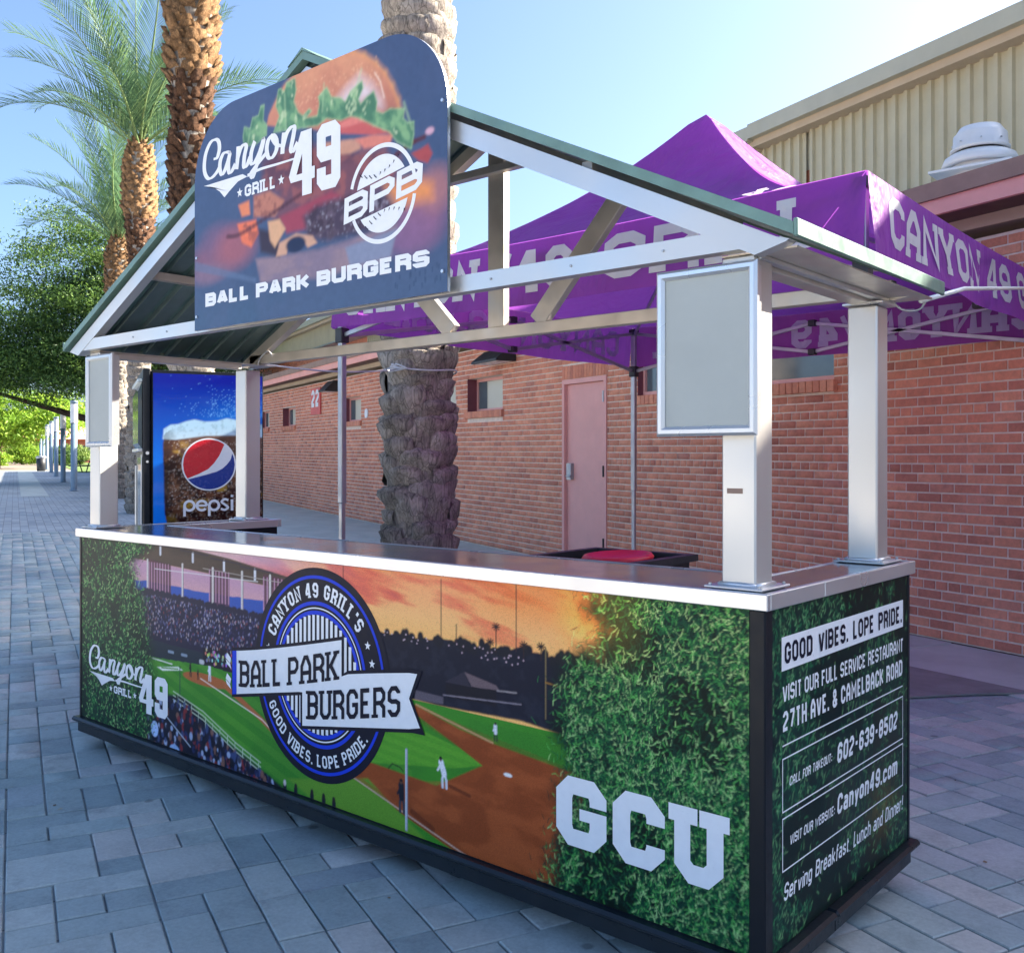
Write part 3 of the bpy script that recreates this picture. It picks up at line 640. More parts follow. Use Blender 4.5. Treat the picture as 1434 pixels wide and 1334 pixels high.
    man(-.918, .55, .058, (220, 222, 230), (40, 40, 50), 0); man(-2.55, .50, .075, (224, 226, 232), (214, 216, 222), 0); man(-2.64, .492, .045, (20, 22, 34), (24, 26, 36), 0); man(-2.70, .497, .06, (20, 22, 34), (24, 26, 36), 0)
    p.line([(-1.328, .167), (-1.328, .442)], .012, (150, 156, 168)); p.line([(-1.331, .167), (-1.331, .442)], .004, (214, 218, 226)); p.line([(-1.42, .36), (-1.40, .38), (-1.36, .375), (-1.345, .365)], .004, (30, 30, 30))
    # grandstand: roof underside, openings, crowd, wall
    p.poly([(-3.3, 1.07), (-2.9, 1.07), (-2.802, 1.061), (-2.4, 1.03), (-2.0, .985), (-1.85, .95), (-1.95, .93), (-2.3, .945), (-3.3, .985)], (84, 68, 58), .006)
    p.over(p.pmask([(-3.3, 1.07), (-2.8, 1.06), (-2.0, .985), (-2.3, .945), (-3.3, .985)]) * sst(.4, .7, fbm(X * 3, Z * 30, 4, 6)) * .5, (58, 50, 48))
    op = [(-3.3, .985), (-2.3, .945), (-1.95, .93), (-1.95, .80), (-3.3, .83)]
    p.poly(op, (196, 150, 170), .005); p.over(p.pmask(op) * sst(.94, .86, Z) * .5, (226, 170, 160)); xs = np.arange(-3.3, -1.95, .02)
    p.poly([(a, .865 + .03 * b) for a, b in zip(xs, fbm(xs * 6, xs * 0, 3, 12))] + [(-1.95, .8), (-3.3, .8)], (44, 84, 168), .004)
    for xa, xb in ((-3.05, -2.86), (-2.55, -2.40), (-2.16, -1.97)):
        p.poly([(xa, .985), (xb, .97), (xb, .80), (xa, .82)], (90, 52, 66), .003, .9)
        for x in np.arange(xa, xb, .024): p.line([(x, .97), (x, .84)], .006, (200, 150, 176))
    for x in (-3.063, -2.764, -2.525, -2.31, -2.117): p.line([(x, .98), (x, .82)], .014, (216, 208, 200)); p.line([(x + .008, .98), (x + .008, .82)], .005, (110, 100, 100))
    for x, z in ((-2.95, 1.03), (-2.68, 1.015), (-2.44, .995), (-2.22, .975)): p.line([(x, z + .02), (x, z - .015)], .016, (214, 214, 218)); p.line([(x - .1, z + .028), (x + .12, z + .018)], .006, (60, 50, 62))
    p.line([(-3.0, .945), (-2.2, .95)], .003, (226, 222, 218)); p.line([(-2.6, .975), (-1.9, .955)], .003, (170, 160, 150))
    cr = [(-3.3, .845), (-2.224, .812), (-1.95, .80), (-1.95, .63), (-2.4, .60), (-3.05, .61), (-3.3, .62)]
    p.poly(cr, (24, 28, 58), .012); cm = p.pmask(cr)
    p.over(p.pmask([(-3.3, .62), (-2.4, .61), (-1.95, .645), (-1.95, .56), (-2.4, .57), (-2.9, .545), (-3.3, .53)]), (26, 44, 58))
    p.poly([(-2.6, .645), (-2.25, .65), (-2.25, .55), (-2.6, .565)], (18, 20, 40)); 
    for _ in range(60): x = g.uniform(-2.58, -2.28); z = g.uniform(.575, .63); p.ell(x, z, .006, .007, tuple(g.integers(90, 220, 3)), .4)
    p.line([(-3.02, .535), (-2.85, .53)], .005, (230, 230, 220)); p.line([(-2.62, .572), (-2.6, .572)], .02, (220, 220, 224), .7)
    for x in (-2.86, -2.75): p.line([(x - .02, .583), (x + .02, .583)], .012, (170, 190, 210), .6)
    p.poly([(-2.98, .50), (-2.80, .525), (-2.76, .515), (-2.93, .49)], (236, 240, 226), .004); p.line([(-2.94, .502), (-2.8, .515)], .006, (96, 150, 60)); p.line([(-2.785, .39), (-2.785, .53)], .007, (40, 80, 60))
    for _ in range(1500):
        x = g.uniform(-3.3, -1.97); z = g.uniform(.635, .85)
        if z > .845 - (x + 3.3) * .03: continue
        v = g.random(); c = ((170, 170, 206), (110, 114, 160), (206, 190, 196), (70, 60, 110), (150, 70, 70), (60, 70, 130))[int(v * 6)]
        p.seg((x, z), (x + g.normal(0, .002), z + .006), .0035 + .003 * g.random(), lin(c), g.uniform(.4, .95))
    p.line([(-2.75, .83), (-2.62, .64)], .012, (20, 26, 56), .8)
    for _ in range(150): x = g.uniform(-3.1, -2.0); p.ell(x, .845 - (x + 3.3) * .03, .012, g.uniform(.008, .018), (28, 30, 58), .4)
    # bottom crowd along the foul line with a pipe rail
    bc = [(-3.15, .14), (-3.15, .30), (-3.02, .36), (-2.877, .39), (-2.764, .40), (-2.68, .375), (-2.6, .335), (-2.45, .275), (-2.35, .245), (-2.147, .19), (-2.0, .15)]
    p.poly(bc, (16, 22, 42), .014)
    for o in (0, .018, .036): p.line([(-2.84, .375 + o), (-2.6, .325 + o), (-2.35, .235 + o), (-2.18, .19 + o)], .004, (206, 220, 190))
    for k in range(12): x = -2.8 + k * .055; z = .36 - (k * .055) * .3; p.line([(x, z), (x, z + .045)], .004, (190, 206, 180))
    for _ in range(520):
        x = g.uniform(-3.1, -2.1); zt = np.interp(x, [-3.1, -2.877, -2.76, -2.6, -2.35, -2.1], [.30, .385, .38, .31, .225, .165]); z = g.uniform(.14, max(.15, zt)); k = g.random()
        c = ((34, 46, 90), (14, 18, 38), (18, 24, 46), (170, 184, 214), (130, 44, 50), (60, 76, 120), (12, 16, 32), (14, 18, 36), (130, 92, 80), (24, 28, 54))[int(k * 10)]
        r = g.uniform(.005, .013); p.ell(x, z, r, r * g.uniform(1, 2), c, .4, .9)
    p.ell(-3.0, .215, .032, .036, (176, 202, 240), .12); p.ell(-2.83, .155, .04, .02, (150, 180, 220), .2); p.line([(-2.96, .32), (-2.7, .19)], .005, (190, 200, 214)); p.ell(-2.96, .30, .016, .03, (120, 120, 170), .2)
    for x in (-2.02, -1.95, -1.85, -1.78, -1.72): p.line([(x, .14), (x, .17)], .022, (26, 30, 44)); p.ell(x, .18, .009, .012, (206, 196, 190) if x == -2.02 else (40, 34, 38), .3)
    # turf at both ends, fading into the picture
    nz = fbm(X * 14, Z * 14, 4, 20); nb = fbm(X * 4, Z * 4, 3, 22)
    edge = np.interp(Z, [.14, .3, .42, .6, .78, .95, 1.06], [-3.08, -3.02, -3.03, -3.07, -3.1, -3.2, -3.0])
    p.over(sst(.09, -.06, X - edge + (nz - .5) * .1), (8, 38, 30)); lf = lambda x, z: float(sst(.08, -.05, x - np.interp(z, [.14, .3, .42, .6, .78, .95, 1.06], [-3.08, -3.02, -3.03, -3.07, -3.1, -3.2, -3.0])))
    p.grass(9000, -3.7, -2.92, .145, 1.065, lambda x, z: lf(x, z) * (.35 + .65 * float(nb[int((z - .145) / .003) % p.h, int((x + 3.7) / .003) % p.w] > .42)), GP, (.008, .02), .0034, 5)
    er = ([.14, .27, .5, .6, .74, .86, .95, 1.06], [-.70, -.66, -.62, -.66, -.68, -.60, -.52, -.56])
    p.over(sst(-.10, .08, X - np.interp(Z, *er) + (nz - .5) * .16), (5, 26, 20))
    rf = lambda x, z: float(sst(-.10, .10, x - np.interp(z, *er)))
    p.grass(24000, -.86, -.03, .145, 1.065, lambda x, z: rf(x, z) * (.3 + .7 * float(nb[int((z - .145) / .003) % p.h, int((x + 3.7) / .003) % p.w] > .45)), GP, (.01, .028), .0026, 6)
    tt = (sst(.6, 1.0, Z) * sst(-.75, -.5, X))[..., None]; p.a = p.a * (1 + tt * np.array([.35, .08, .0]))
    glow = sst(.80, .98, Z) * sst(-.30, -.46, X) * sst(-.72, -.5, X) * .55
    p.a = p.a * (1 + glow[..., None] * np.array([2.2, 1.5, .3])); p.over(glow * .3, (206, 170, 70))
    p.over(sst(.24, .16, Z) * sst(-.75, -.5, X) * 0, (0, 0, 0))
    return p
def paint_side():
    p = Pic(.02, 1.07, .145, 1.065, .0035); X, Z = p.X, p.Z; p.a[:] = lin((6, 28, 26)); nb = fbm(X * 5, Z * 5, 4, 31)
    p.over(sst(.45, .65, nb) * .5, (24, 50, 48)); q = sst(.35, .65, fbm(X * 3 + 5, Z * 3, 3, 37)) * sst(.1, .5, X) * sst(.25, .4, Z) * sst(.8, .5, Z); p.over(q * .55, (60, 56, 44))
    p.over(np.exp(-((X - .85) ** 2 / .02 + (Z - .33) ** 2 / .008)) * .6, (120, 100, 40))
    p.grass(11000, .02, 1.07, .145, 1.065, lambda x, z: .12 + .88 * float(nb[int((z - .145) / .0035) % p.h, int((x - .02) / .0035) % p.w] > .5) * (1 if x < .3 or z < .3 or z > .9 else .5), GD, (.01, .028), .003, 8)
    p.over(sst(.70, .5, Z) * sst(.28, .4, Z) * sst(.3, .5, X) * .35, (26, 46, 46)); return p
def paint_sign():
    p = Pic(-2.61, -1.085, 1.985, 2.915, .004); X, Z = p.X, p.Z; p.a[:] = lin((68, 86, 118))
    p.over(sst(2.2, 2.0, Z) * .6, (66, 96, 124)); n = fbm(X * 4, Z * 4, 4, 40); p.over(sst(.45, .7, n) * .4, (84, 96, 128)); p.over(sst(2.5, 2.9, Z) * sst(-1.9, -1.2, X) * .5, (70, 84, 116))
    D = {
 'bun': [(-2.086, 2.757), (-2.071, 2.795), (-2.017, 2.851), (-1.972, 2.886), (-1.913, 2.911), (-1.826, 2.92), (-1.715, 2.921), (-1.634, 2.917), (-1.562, 2.906), (-1.505, 2.877), (-1.442, 2.832), (-1.394, 2.786), (-1.357, 2.732), (-1.328, 2.676), (-1.313, 2.624), (-1.31, 2.576), (-1.357, 2.554), (-1.455, 2.633), (-1.582, 2.661), (-1.77, 2.669), (-1.884, 2.712), (-1.972, 2.723)],
 'shine': [(-1.661, 2.748), (-1.608, 2.778), (-1.53, 2.809), (-1.467, 2.76), (-1.418, 2.698), (-1.406, 2.662), (-1.455, 2.682), (-1.505, 2.711), (-1.582, 2.704)],
 'lA': [(-2.246, 2.745), (-2.238, 2.782), (-2.197, 2.768), (-2.181, 2.807), (-2.141, 2.807), (-2.125, 2.84), (-2.102, 2.84), (-2.11, 2.781), (-2.086, 2.757), (-2.086, 2.72), (-2.157, 2.698), (-2.238, 2.706)],
 'lB': [(-2.04, 2.719), (-2.002, 2.775), (-2.025, 2.817), (-2.01, 2.877), (-1.994, 2.878), (-1.972, 2.859), (-1.957, 2.891), (-1.905, 2.896), (-1.898, 2.849), (-1.913, 2.808), (-1.884, 2.761), (-1.855, 2.741), (-1.819, 2.759), (-1.805, 2.747), (-1.84, 2.729), (-1.77, 2.721), (-1.756, 2.762), (-1.763, 2.79), (-1.715, 2.813), (-1.688, 2.772), (-1.634, 2.754), (-1.608, 2.735), (-1.582, 2.763), (-1.517, 2.789), (-1.511, 2.762), (-1.537, 2.727), (-1.524, 2.707), (-1.492, 2.724), (-1.455, 2.736), (-1.436, 2.694), (-1.442, 2.663), (-1.406, 2.646), (-1.369, 2.654), (-1.299, 2.637), (-1.304, 2.606), (-1.281, 2.585), (-1.252, 2.583), (-1.252, 2.539), (-1.264, 2.494), (-1.334, 2.532), (-1.369, 2.573), (-1.455, 2.616), (-1.53, 2.658), (-1.582, 2.678), (-1.634, 2.673), (-1.715, 2.7), (-1.77, 2.686), (-1.855, 2.697), (-1.972, 2.713)],
 'bacon': [(-1.77, 2.616), (-1.582, 2.594), (-1.53, 2.583), (-1.524, 2.548), (-1.582, 2.543), (-1.715, 2.561)],
 'tom': [(-1.674, 2.689), (-1.492, 2.649), (-1.369, 2.605), (-1.357, 2.57), (-1.455, 2.583), (-1.634, 2.626)],
 'tom2': [(-1.455, 2.583), (-1.357, 2.562), (-1.369, 2.532), (-1.505, 2.544), (-1.556, 2.588)],
 'patty1': [(-2.032, 2.635), (-1.884, 2.64), (-1.556, 2.546), (-1.394, 2.521), (-1.357, 2.448), (-1.582, 2.424), (-1.884, 2.462), (-2.11, 2.502), (-2.11, 2.614)],
 'red': [(-2.002, 2.383), (-1.798, 2.411), (-1.688, 2.427), (-1.582, 2.374), (-1.826, 2.31), (-1.957, 2.312)],
 'cheese': [(-2.078, 2.377), (-2.002, 2.374), (-1.964, 2.331), (-2.032, 2.268), (-2.063, 2.3)],
 'patty2': [(-1.855, 2.359), (-1.77, 2.389), (-1.582, 2.391), (-1.381, 2.355), (-1.334, 2.266), (-1.455, 2.253), (-1.715, 2.249), (-1.826, 2.275)],
 'onion': [(-2.025, 2.231), (-2.002, 2.282), (-1.898, 2.303), (-1.798, 2.279), (-1.77, 2.249), (-1.826, 2.239), (-1.855, 2.27), (-1.942, 2.274), (-1.957, 2.231)],
 'potL': [(-2.287, 2.4), (-2.157, 2.398), (-2.141, 2.34), (-2.189, 2.291), (-2.254, 2.319)],
 'potM': [(-2.279, 2.475), (-2.205, 2.482), (-2.197, 2.424), (-2.254, 2.424)],
 'potT': [(-2.173, 2.495), (-2.063, 2.494), (-1.972, 2.441), (-2.032, 2.388), (-2.173, 2.41)],
 'tray': [(-2.157, 2.239), (-1.77, 2.222), (-1.334, 2.25), (-1.369, 2.134), (-1.77, 2.117), (-2.125, 2.142)],
 'pap': [(-1.608, 2.208), (-1.334, 2.234), (-1.369, 2.142), (-1.582, 2.137)],
 'brisk': [(-1.218, 2.484), (-1.184, 2.493), (-1.162, 2.457), (-1.184, 2.43), (-1.229, 2.447), (-1.264, 2.478)],
 'glow': [(-1.394, 2.39), (-1.241, 2.394), (-1.162, 2.356), (-1.162, 2.309), (-1.334, 2.307)],
 'darkL': [(-2.141, 2.359), (-2.002, 2.319), (-2.002, 2.228), (-2.125, 2.263)],
 'plateL': [(-2.602, 2.289), (-2.157, 2.164), (-2.157, 2.146), (-2.602, 2.249)],
    }
    def P(k, c, soft=.01, al=1): p.poly(D[k], c, soft, al)
    for cx, cz, rx, rz, c in ((-2.47, 2.28, .16, .07, (138, 92, 112)), (-2.42, 2.36, .12, .06, (120, 92, 120)), (-2.30, 2.31, .13, .08, (164, 96, 104)), (-2.5, 2.22, .12, .04, (132, 106, 126)), (-1.22, 2.26, .12, .10, (150, 100, 128)), (-1.15, 2.34, .08, .07, (170, 116, 116)), (-1.28, 2.2, .12, .06, (134, 98, 134))): p.ell(cx, cz, rx, rz, c, .9, .85)
    P('plateL', (96, 116, 146), .01, .6); P('tray', (132, 116, 134), .02); p.over(p.pmask(D['tray'], .02) * sst(.4, .7, fbm(X * 8, Z * 20, 4, 71)) * .4, (170, 140, 138)); P('pap', (132, 140, 164), .015)
    P('darkL', (58, 46, 60), .02); P('patty1', (112, 70, 78), .05); n3 = fbm(X * 22, Z * 26, 4, 72); pm1 = p.pmask(D['patty1'], .05); p.over(pm1 * sst(.45, .65, n3) * .6, (154, 92, 86)); p.over(pm1 * sst(.6, .4, n3) * .4, (74, 52, 74))
    p.poly([(-2.0, 2.50), (-1.6, 2.52), (-1.32, 2.47), (-1.36, 2.38), (-1.7, 2.36), (-2.05, 2.34)], (116, 74, 84), .05, .9); p.over(p.pmask([(-2.0, 2.50), (-1.6, 2.52), (-1.32, 2.47), (-1.36, 2.38), (-1.7, 2.36), (-2.05, 2.34)], .04) * sst(.5, .7, fbm(X * 16 + 4, Z * 16, 4, 75)) * .5, (170, 96, 88))
    P('potT', (186, 122, 100), .015); P('potM', (226, 134, 92), .012); P('potL', (232, 120, 82), .012); p.over((p.pmask(D['potT'], .02) + p.pmask(D['potL'], .02)) * sst(.5, .68, fbm(X * 30, Z * 30, 3, 73)) * .6, (120, 66, 66))
    P('red', (156, 66, 82), .02); P('patty2', (74, 58, 74), .03); mm = p.pmask(D['patty2'], .03); p.over(mm * sst(.45, .7, fbm(X * 40, Z * 44, 4, 44)) * .6, (122, 104, 118)); p.over(mm * sst(.5, .65, fbm(X * 26 + 9, Z * 26, 3, 45)) * .5, (58, 38, 46)); p.over(mm * sst(.70, .76, fbm(X * 80, Z * 80, 2, 46)) * .5, (180, 176, 190))
    P('cheese', (216, 168, 128), .012); P('onion', (206, 160, 132), .01); p.ell(-1.90, 2.262, .06, .03, (36, 44, 72), .3)
    p.line(smooth_line([(-2.36, 2.36), (-2.28, 2.355), (-2.15, 2.38), (-1.98, 2.42), (-1.86, 2.45)], 6), .014, (78, 42, 52), .7, .014)
    P('bun', (198, 132, 106), .008); bm = p.pmask(D['bun'], .03); p.over(bm * sst(2.74, 2.90, Z) * .6, (220, 158, 118)); p.over(bm * sst(.5, .7, fbm(X * 7, Z * 7, 4, 50)) * .3, (176, 104, 88)); P('shine', (220, 208, 212), .06, .9); p.over(bm * sst(2.70, 2.64, Z) * .5, (140, 86, 84))
    p.line(D['bun'][6:15], .012, (224, 160, 104), .6, .03); p.line([(-1.45, 2.80), (-1.42, 2.76), (-1.40, 2.70)], .006, (240, 220, 200), .7)
    g5 = np.random.default_rng(77)
    for k in range(240): a = g5.uniform(-2.0, -1.42); z_ = g5.uniform(2.74, 2.90); p.ell(a, z_, .0035, .003, (236, 190, 150), .5, .55 * float(p.pmask(D['bun'])[int((z_ - p.z0) / p.r), int((a - p.x0) / p.r)] if k < 1 else 1) if 2.75 < z_ < 2.86 else 0)
    P('bacon', (206, 152, 124), .012, .9); P('tom', (196, 96, 92), .008); p.ell(-1.54, 2.655, .12, .014, (222, 132, 120), .4, .8); P('tom2', (214, 130, 112), .012)
    P('brisk', (168, 76, 76), .01); p.ell(-1.175, 2.535, .02, .012, (214, 170, 186), .5, .9); p.line([(-1.34, 2.49), (-1.25, 2.515), (-1.2, 2.52)], .016, (90, 40, 46), .9, .01); P('glow', (236, 150, 84), .05, .9)
    for k_ in ('lA', 'lB'):
        P(k_, (96, 142, 106), .006); lm = p.pmask(D[k_], .02); nl = fbm(X * 26 + Z * 10, Z * 20, 4, 78); p.over(lm * sst(.5, .65, nl) * .7, (142, 184, 132)); p.over(lm * sst(.48, .36, nl) * .6, (60, 108, 84)); p.over(lm * sst(.66, .74, fbm(X * 40, Z * 30, 3, 79)) * .7, (196, 214, 170))
        p.line(D[k_] + [D[k_][0]], .005, (168, 200, 150), .55)
    for a, b_ in (((-1.97, 2.85), (-1.96, 2.70)), ((-1.73, 2.83), (-1.74, 2.73)), ((-1.52, 2.83), (-1.56, 2.74)), ((-1.30, 2.66), (-1.26, 2.56)), ((-2.2, 2.75), (-2.22, 2.69))): p.line([a, b_], .007, (176, 206, 156), .6, .01)
    # the board's bluish sky sheen is painted in by its lightened base; water drops are tiny relief in print
    for _ in range(1):
        q = np.pad(p.a, ((1, 1), (1, 1), (0, 0)), 'edge'); p.a = (q[1:-1, 1:-1] * 2 + q[:-2, 1:-1] + q[2:, 1:-1] + q[1:-1, :-2] + q[1:-1, 2:]) / 6
    fx = fbm(X * 60, Z * 60, 3, 90)[..., None]; p.a = p.a * (.92 + .16 * fx)
    for k in range(26): x = rng.uniform(-1.35, -1.12); z = rng.uniform(2.03, 2.12); p.line([(x, z), (x, z - .014)], .005, (44, 66, 92), .6)
    return p
def paint_cola():
    # x 0..0.88 from front edge to back, z 0.1..2.05
    p = Pic(0, .88, .06, 2.06, .006); X, Z = p.X, p.Z
    t = np.clip((Z - 1.1) / .9, 0, 1)[..., None]; p.a[:] = lin((16, 120, 226)) * (1 - t) + lin((16, 26, 138)) * t
    p.over(np.exp(-((X - .62) ** 2 / .06 + (Z - 1.62) ** 2 / .03)) * .7, (40, 140, 226)); p.over(sst(.25, .0, X) * sst(1.75, 1.2, Z) * .5, (20, 130, 236))
    Z = Z - .13; p.Z = Z; p.z0 -= .13; X = X + .045; p.X = X; p.x0 += .045
    gl = [(.13, 1.50), (.12, 1.42), (.13, .95), (.15, .85), (.22, .78), (.22, -.1), (.9, -.1), (.9, 1.60), (.8, 1.57), (.22, 1.55)]
    p.poly(gl, (62, 34, 28), .012); gm = p.pmask(gl); n = fbm(X * 16, Z * 16, 4, 60); n2 = fbm(X * 50, Z * 50, 3, 62)
    p.over(gm * sst(.5, .65, n) * .7, (120, 76, 50)); p.over(gm * sst(.62, .72, fbm(X * 8 + 3, Z * 8, 3, 64)) * .8, (190, 150, 50)); p.over(gm * sst(.62, .74, n2) * .35, (176, 140, 110)); p.over(gm * sst(.62, .7, fbm(X * 40, Z * 40, 2, 66)) * .7, (20, 12, 16))
    p.over(gm * sst(1.28, 1.48, Z) * .5, (140, 110, 96)); fo = p.pmask([(.12, 1.46), (.125, 1.53), (.17, 1.56), (.22, 1.565), (.27, 1.585), (.33, 1.60), (.40, 1.585), (.48, 1.59), (.55, 1.612), (.62, 1.60), (.68, 1.575), (.9, 1.565), (.9, 1.47), (.6, 1.49), (.4, 1.485), (.2, 1.455)], .012); p.over(gm * (Z > 1.38) * sst(.45, .62, fbm(X * 12, Z * 12, 4, 68)) * .7, (96, 60, 46))
    p.over(fo, (170, 206, 226)); p.over(fo * sst(.56, .7, n2) * .35, (110, 140, 156)); p.over(fo * sst(1.56, 1.44, Z) * .4, (214, 226, 232))
    g = np.random.default_rng(9)
    for _ in range(420): x = g.normal(.6, .16); z = 1.62 + abs(g.normal(0, .10)); p.ell(x, z, .003, .003, (120, 186, 240), .6, .5)
    for _ in range(900): x = g.uniform(.15, .85); z = g.uniform(.85, 1.45); p.ell(x, z, .004, .004, (226, 214, 200), .5, .45)
    p.over(sst(.09, .0, X - .135) * gm * .5, (20, 20, 30)); p.over(sst(1.05, .85, Z) * gm * .6, (30, 16, 18)); p.z0 += .13; p.x0 -= .045; return p

# ------------------------------------------------------------------ ground
def strip(name, ss, ps, dz, mat, kind='structure', f=None):
    b = MB()
    for i in range(len(ss) - 1):
        for j in range(len(ps) - 1):
            b.face([W(ss[i], ps[j], dz), W(ss[i + 1], ps[j], dz), W(ss[i + 1], ps[j + 1], dz), W(ss[i], ps[j + 1], dz)])
    o = b.build(name, mat); tag(o, kind=kind); return o
def ground_mat():
    t = NT('plaza_ground'); geo = t.n.new('ShaderNodeNewGeometry')
    mp = t.n.new('ShaderNodeMapping'); mp.vector_type = 'POINT'; t.l.new(geo.outputs['Position'], mp.inputs[0]); mp.inputs['Rotation'].default_value = (0, 0, -math.atan2(WD.y, WD.x))
    br = t.n.new('ShaderNodeTexBrick'); t.l.new(mp.outputs[0], br.inputs['Vector'])
    br.inputs['Scale'].default_value = 1; br.inputs['Brick Width'].default_value = .294; br.inputs['Row Height'].default_value = .147; br.inputs['Mortar Size'].default_value = .006
    br.inputs['Color1'].default_value = (*srgb(172, 178, 180), 1); br.inputs['Color2'].default_value = (*srgb(148, 156, 162), 1); br.inputs['Mortar'].default_value = (*srgb(126, 128, 130), 1)
    big = t.noise(.35, 6, .65, vec=geo.outputs['Position']); c = t.mix(br.outputs[0], t.ramp(big, [(.35, (.82,) * 3), (.65, (1.12,) * 3)]), 1, 'MULTIPLY')
    t.set(color=c, rough=.88, normal=t.bump(t.noise(30, 4, .6, vec=geo.outputs['Position']), .4, .006)); return t.m
GM = ground_mat()
far_soil = pm('far_ground', srgb(138, 122, 104), .95, 0, .15, .2)
strip('ground', [-60, -20, -8, 0, 8, 16, 40, 70, 110, 400, 900], [-300, -60, -20, -8, 0, 60, 400], -.03, far_soil)
strip('pavement', [-20, 0, 8, 16, 26, 40, 69], [-9.6, -1.16], -.014, GM)
strip('pavement', [26, 40, 69], [-30, -9.6], -.014, GM)
strip('pavement', [-40, -20, 0, 8, 16, 26], [-40, -9.6], -.016, pm('pale_bounce_forecourt', srgb(214, 204, 190), .9, 0, .08, .5))  # unseen forecourt, made pale to bounce warm sunlight onto booth and wall
strip('path', [69, 90, 110], [-30, -14, -3], -.012, pm('pale_path', srgb(132, 118, 104), .9, 0, .1, .5))
strip('lawn', [62, 110], [-2.9, 14], -.008, pm('lawn_green', srgb(92, 116, 48), .95, 0, .25, 3, .5, 30))
strip('path', [28.6, 50, 69], [-6.40, -5.60], -.006, M['concrete'])
# pavers: irregular rectangles on a 147 mm module, laid along the building
def pave():
    m = .147; s0, p1 = -7.0, -1.17; ns, np_ = 142, 58; occ = np.zeros((ns, np_), bool); out = []
    r = random.Random(5); sizes = [(2, 2)] * 2 + [(2, 1)] * 9 + [(1, 2)] * 4 + [(1, 1)] * 5
    for j in range(np_):
        for i in range(ns):
            if occ[i, j]: continue
            r.shuffle(sizes)
            for a, b in sizes + [(1, 1)]:
                if i + a <= ns and j + b <= np_ and not occ[i:i + a, j:j + b].any():
                    occ[i:i + a, j:j + b] = True; out.append((s0 + i * m, p1 - (j + b) * m, a * m, b * m)); break
    return out
def paver_geo(w, d, h=.03, g=.0034, b=.0038):
    q = MB(); x0, x1, y0, y1 = -w / 2 + g, w / 2 - g, -d / 2 + g, d / 2 - g
    v = [(x0, y0, -h), (x1, y0, -h), (x1, y1, -h), (x0, y1, -h), (x0, y0, -b), (x1, y0, -b), (x1, y1, -b), (x0, y1, -b), (x0 + b, y0 + b, 0), (x1 - b, y0 + b, 0), (x1 - b, y1 - b, 0), (x0 + b, y1 - b, 0)]
    f = [(8, 9, 10, 11)] + [(4 + k, 4 + (k + 1) % 4, 8 + (k + 1) % 4, 8 + k) for k in range(4)] + [(k, (k + 1) % 4, 4 + (k + 1) % 4, 4 + k) for k in range(4)]
    return v, f
plaza = bpy.data.objects['pavement']
PVS = pave(); cache = {}
fwd = Vector((math.sin(YAW), math.cos(YAW), 0)); rgt = Vector((fwd.y, -fwd.x, 0))
def pscore(w, h):
    d = w - CAMP; z = d.dot(fwd); x = d.dot(rgt)
    if z < .5 or abs(x) > .56 * z + .1: return 1e9
    if h and d.z < -.52 * z: return 1e9 if d.z < -.56 * z else z
    return z
booth_fp = lambda P: -3.8 < P.x < .05 and .0 < P.y < 1.1
order = []
for k, (s, p, a, b) in enumerate(PVS):
    c = W(s + a / 2, p + b / 2); sc_ = pscore(c, 1)
    if booth_fp(c): sc_ += 1e6
    order.append((sc_ / math.sqrt(a * b / .04), k))
order.sort(); near = {k for _, k in order[:295]}
vs, fs, tn = [], [], []
for k, (s, p, a, b) in enumerate(PVS):
    key = (round(a, 3), round(b, 3))
    c = W(s + a / 2, p + b / 2, random.uniform(-.0022, .0022)); yaw = math.atan2(-WD.y, -WD.x) + random.gauss(0, .004)
    m4 = Matrix.Translation(c) @ Matrix.Rotation(yaw, 4, 'Z') @ Matrix.Rotation(random.gauss(0, .004), 4, 'X') @ Matrix.Rotation(random.gauss(0, .004), 4, 'Y')
    v, f = paver_geo(a, b)
    if k in near:
        if key not in cache:
            q = MB(); q.raw(v, f); cache[key] = q.mesh('paver', M['paver'])
        inst('paver', cache[key], m4, plaza)
    else:
        n = len(vs); vs += [tuple(m4 @ Vector(q)) for q in v]; fs += [tuple(i + n for i in q) for q in f]; tn += [random.random()] * 12
o = npmesh('joined_pavers', np.array(vs), np.array(fs), M['paver_tone'], plaza, tone=tn); tag(o, kind='stuff')
# concrete walkway slabs along the building
walk = strip('walkway', [-20, 0, 40, 69], [-1.16, .02], -.016, M['concrete'])
slabm = {}
def slab(s0, s1, p0, p1, top=.006):
    b = MB(); g = .004
    L, D = s1 - s0 - 2 * g, p1 - p0 - 2 * g; key = (round(L, 2), round(D, 2))
    if key not in slabm:
        q = MB(); q.bev(-L / 2, -D / 2, -.03, L / 2, D / 2, 0, .006); slabm[key] = q.mesh('slab', M['concrete'])
    inst('slab', slabm[key], Matrix.Translation(W((s0 + s1) / 2, (p0 + p1) / 2, top)) @ Matrix.Rotation(math.atan2(-WD.y, -WD.x), 4, 'Z') @ Matrix.Rotation(.0105 if s0 >= 0 else 0, 4, 'Y'), walk)
for k in range(-10, 30): slab(-.42 + k * 1.55, -.42 + (k + 1) * 1.55, -1.15, -.02)
for k in range(0, 18): slab(5.78 + k * 1.55, 5.78 + (k + 1) * 1.55, -2.75, -1.16, .008)
b = MB(); pts = [(-1.75, -.98), (-.6, -1.0), (-.3, -1.7), (-1.52, -1.72), (-1.83, -1.52)]
b.face([W(s, p, .016) for s, p in [(-1.78, -1.0), (-.2, -1.1), (-.2, -1.8), (-1.5, -1.82), (-1.62, -1.4)]])
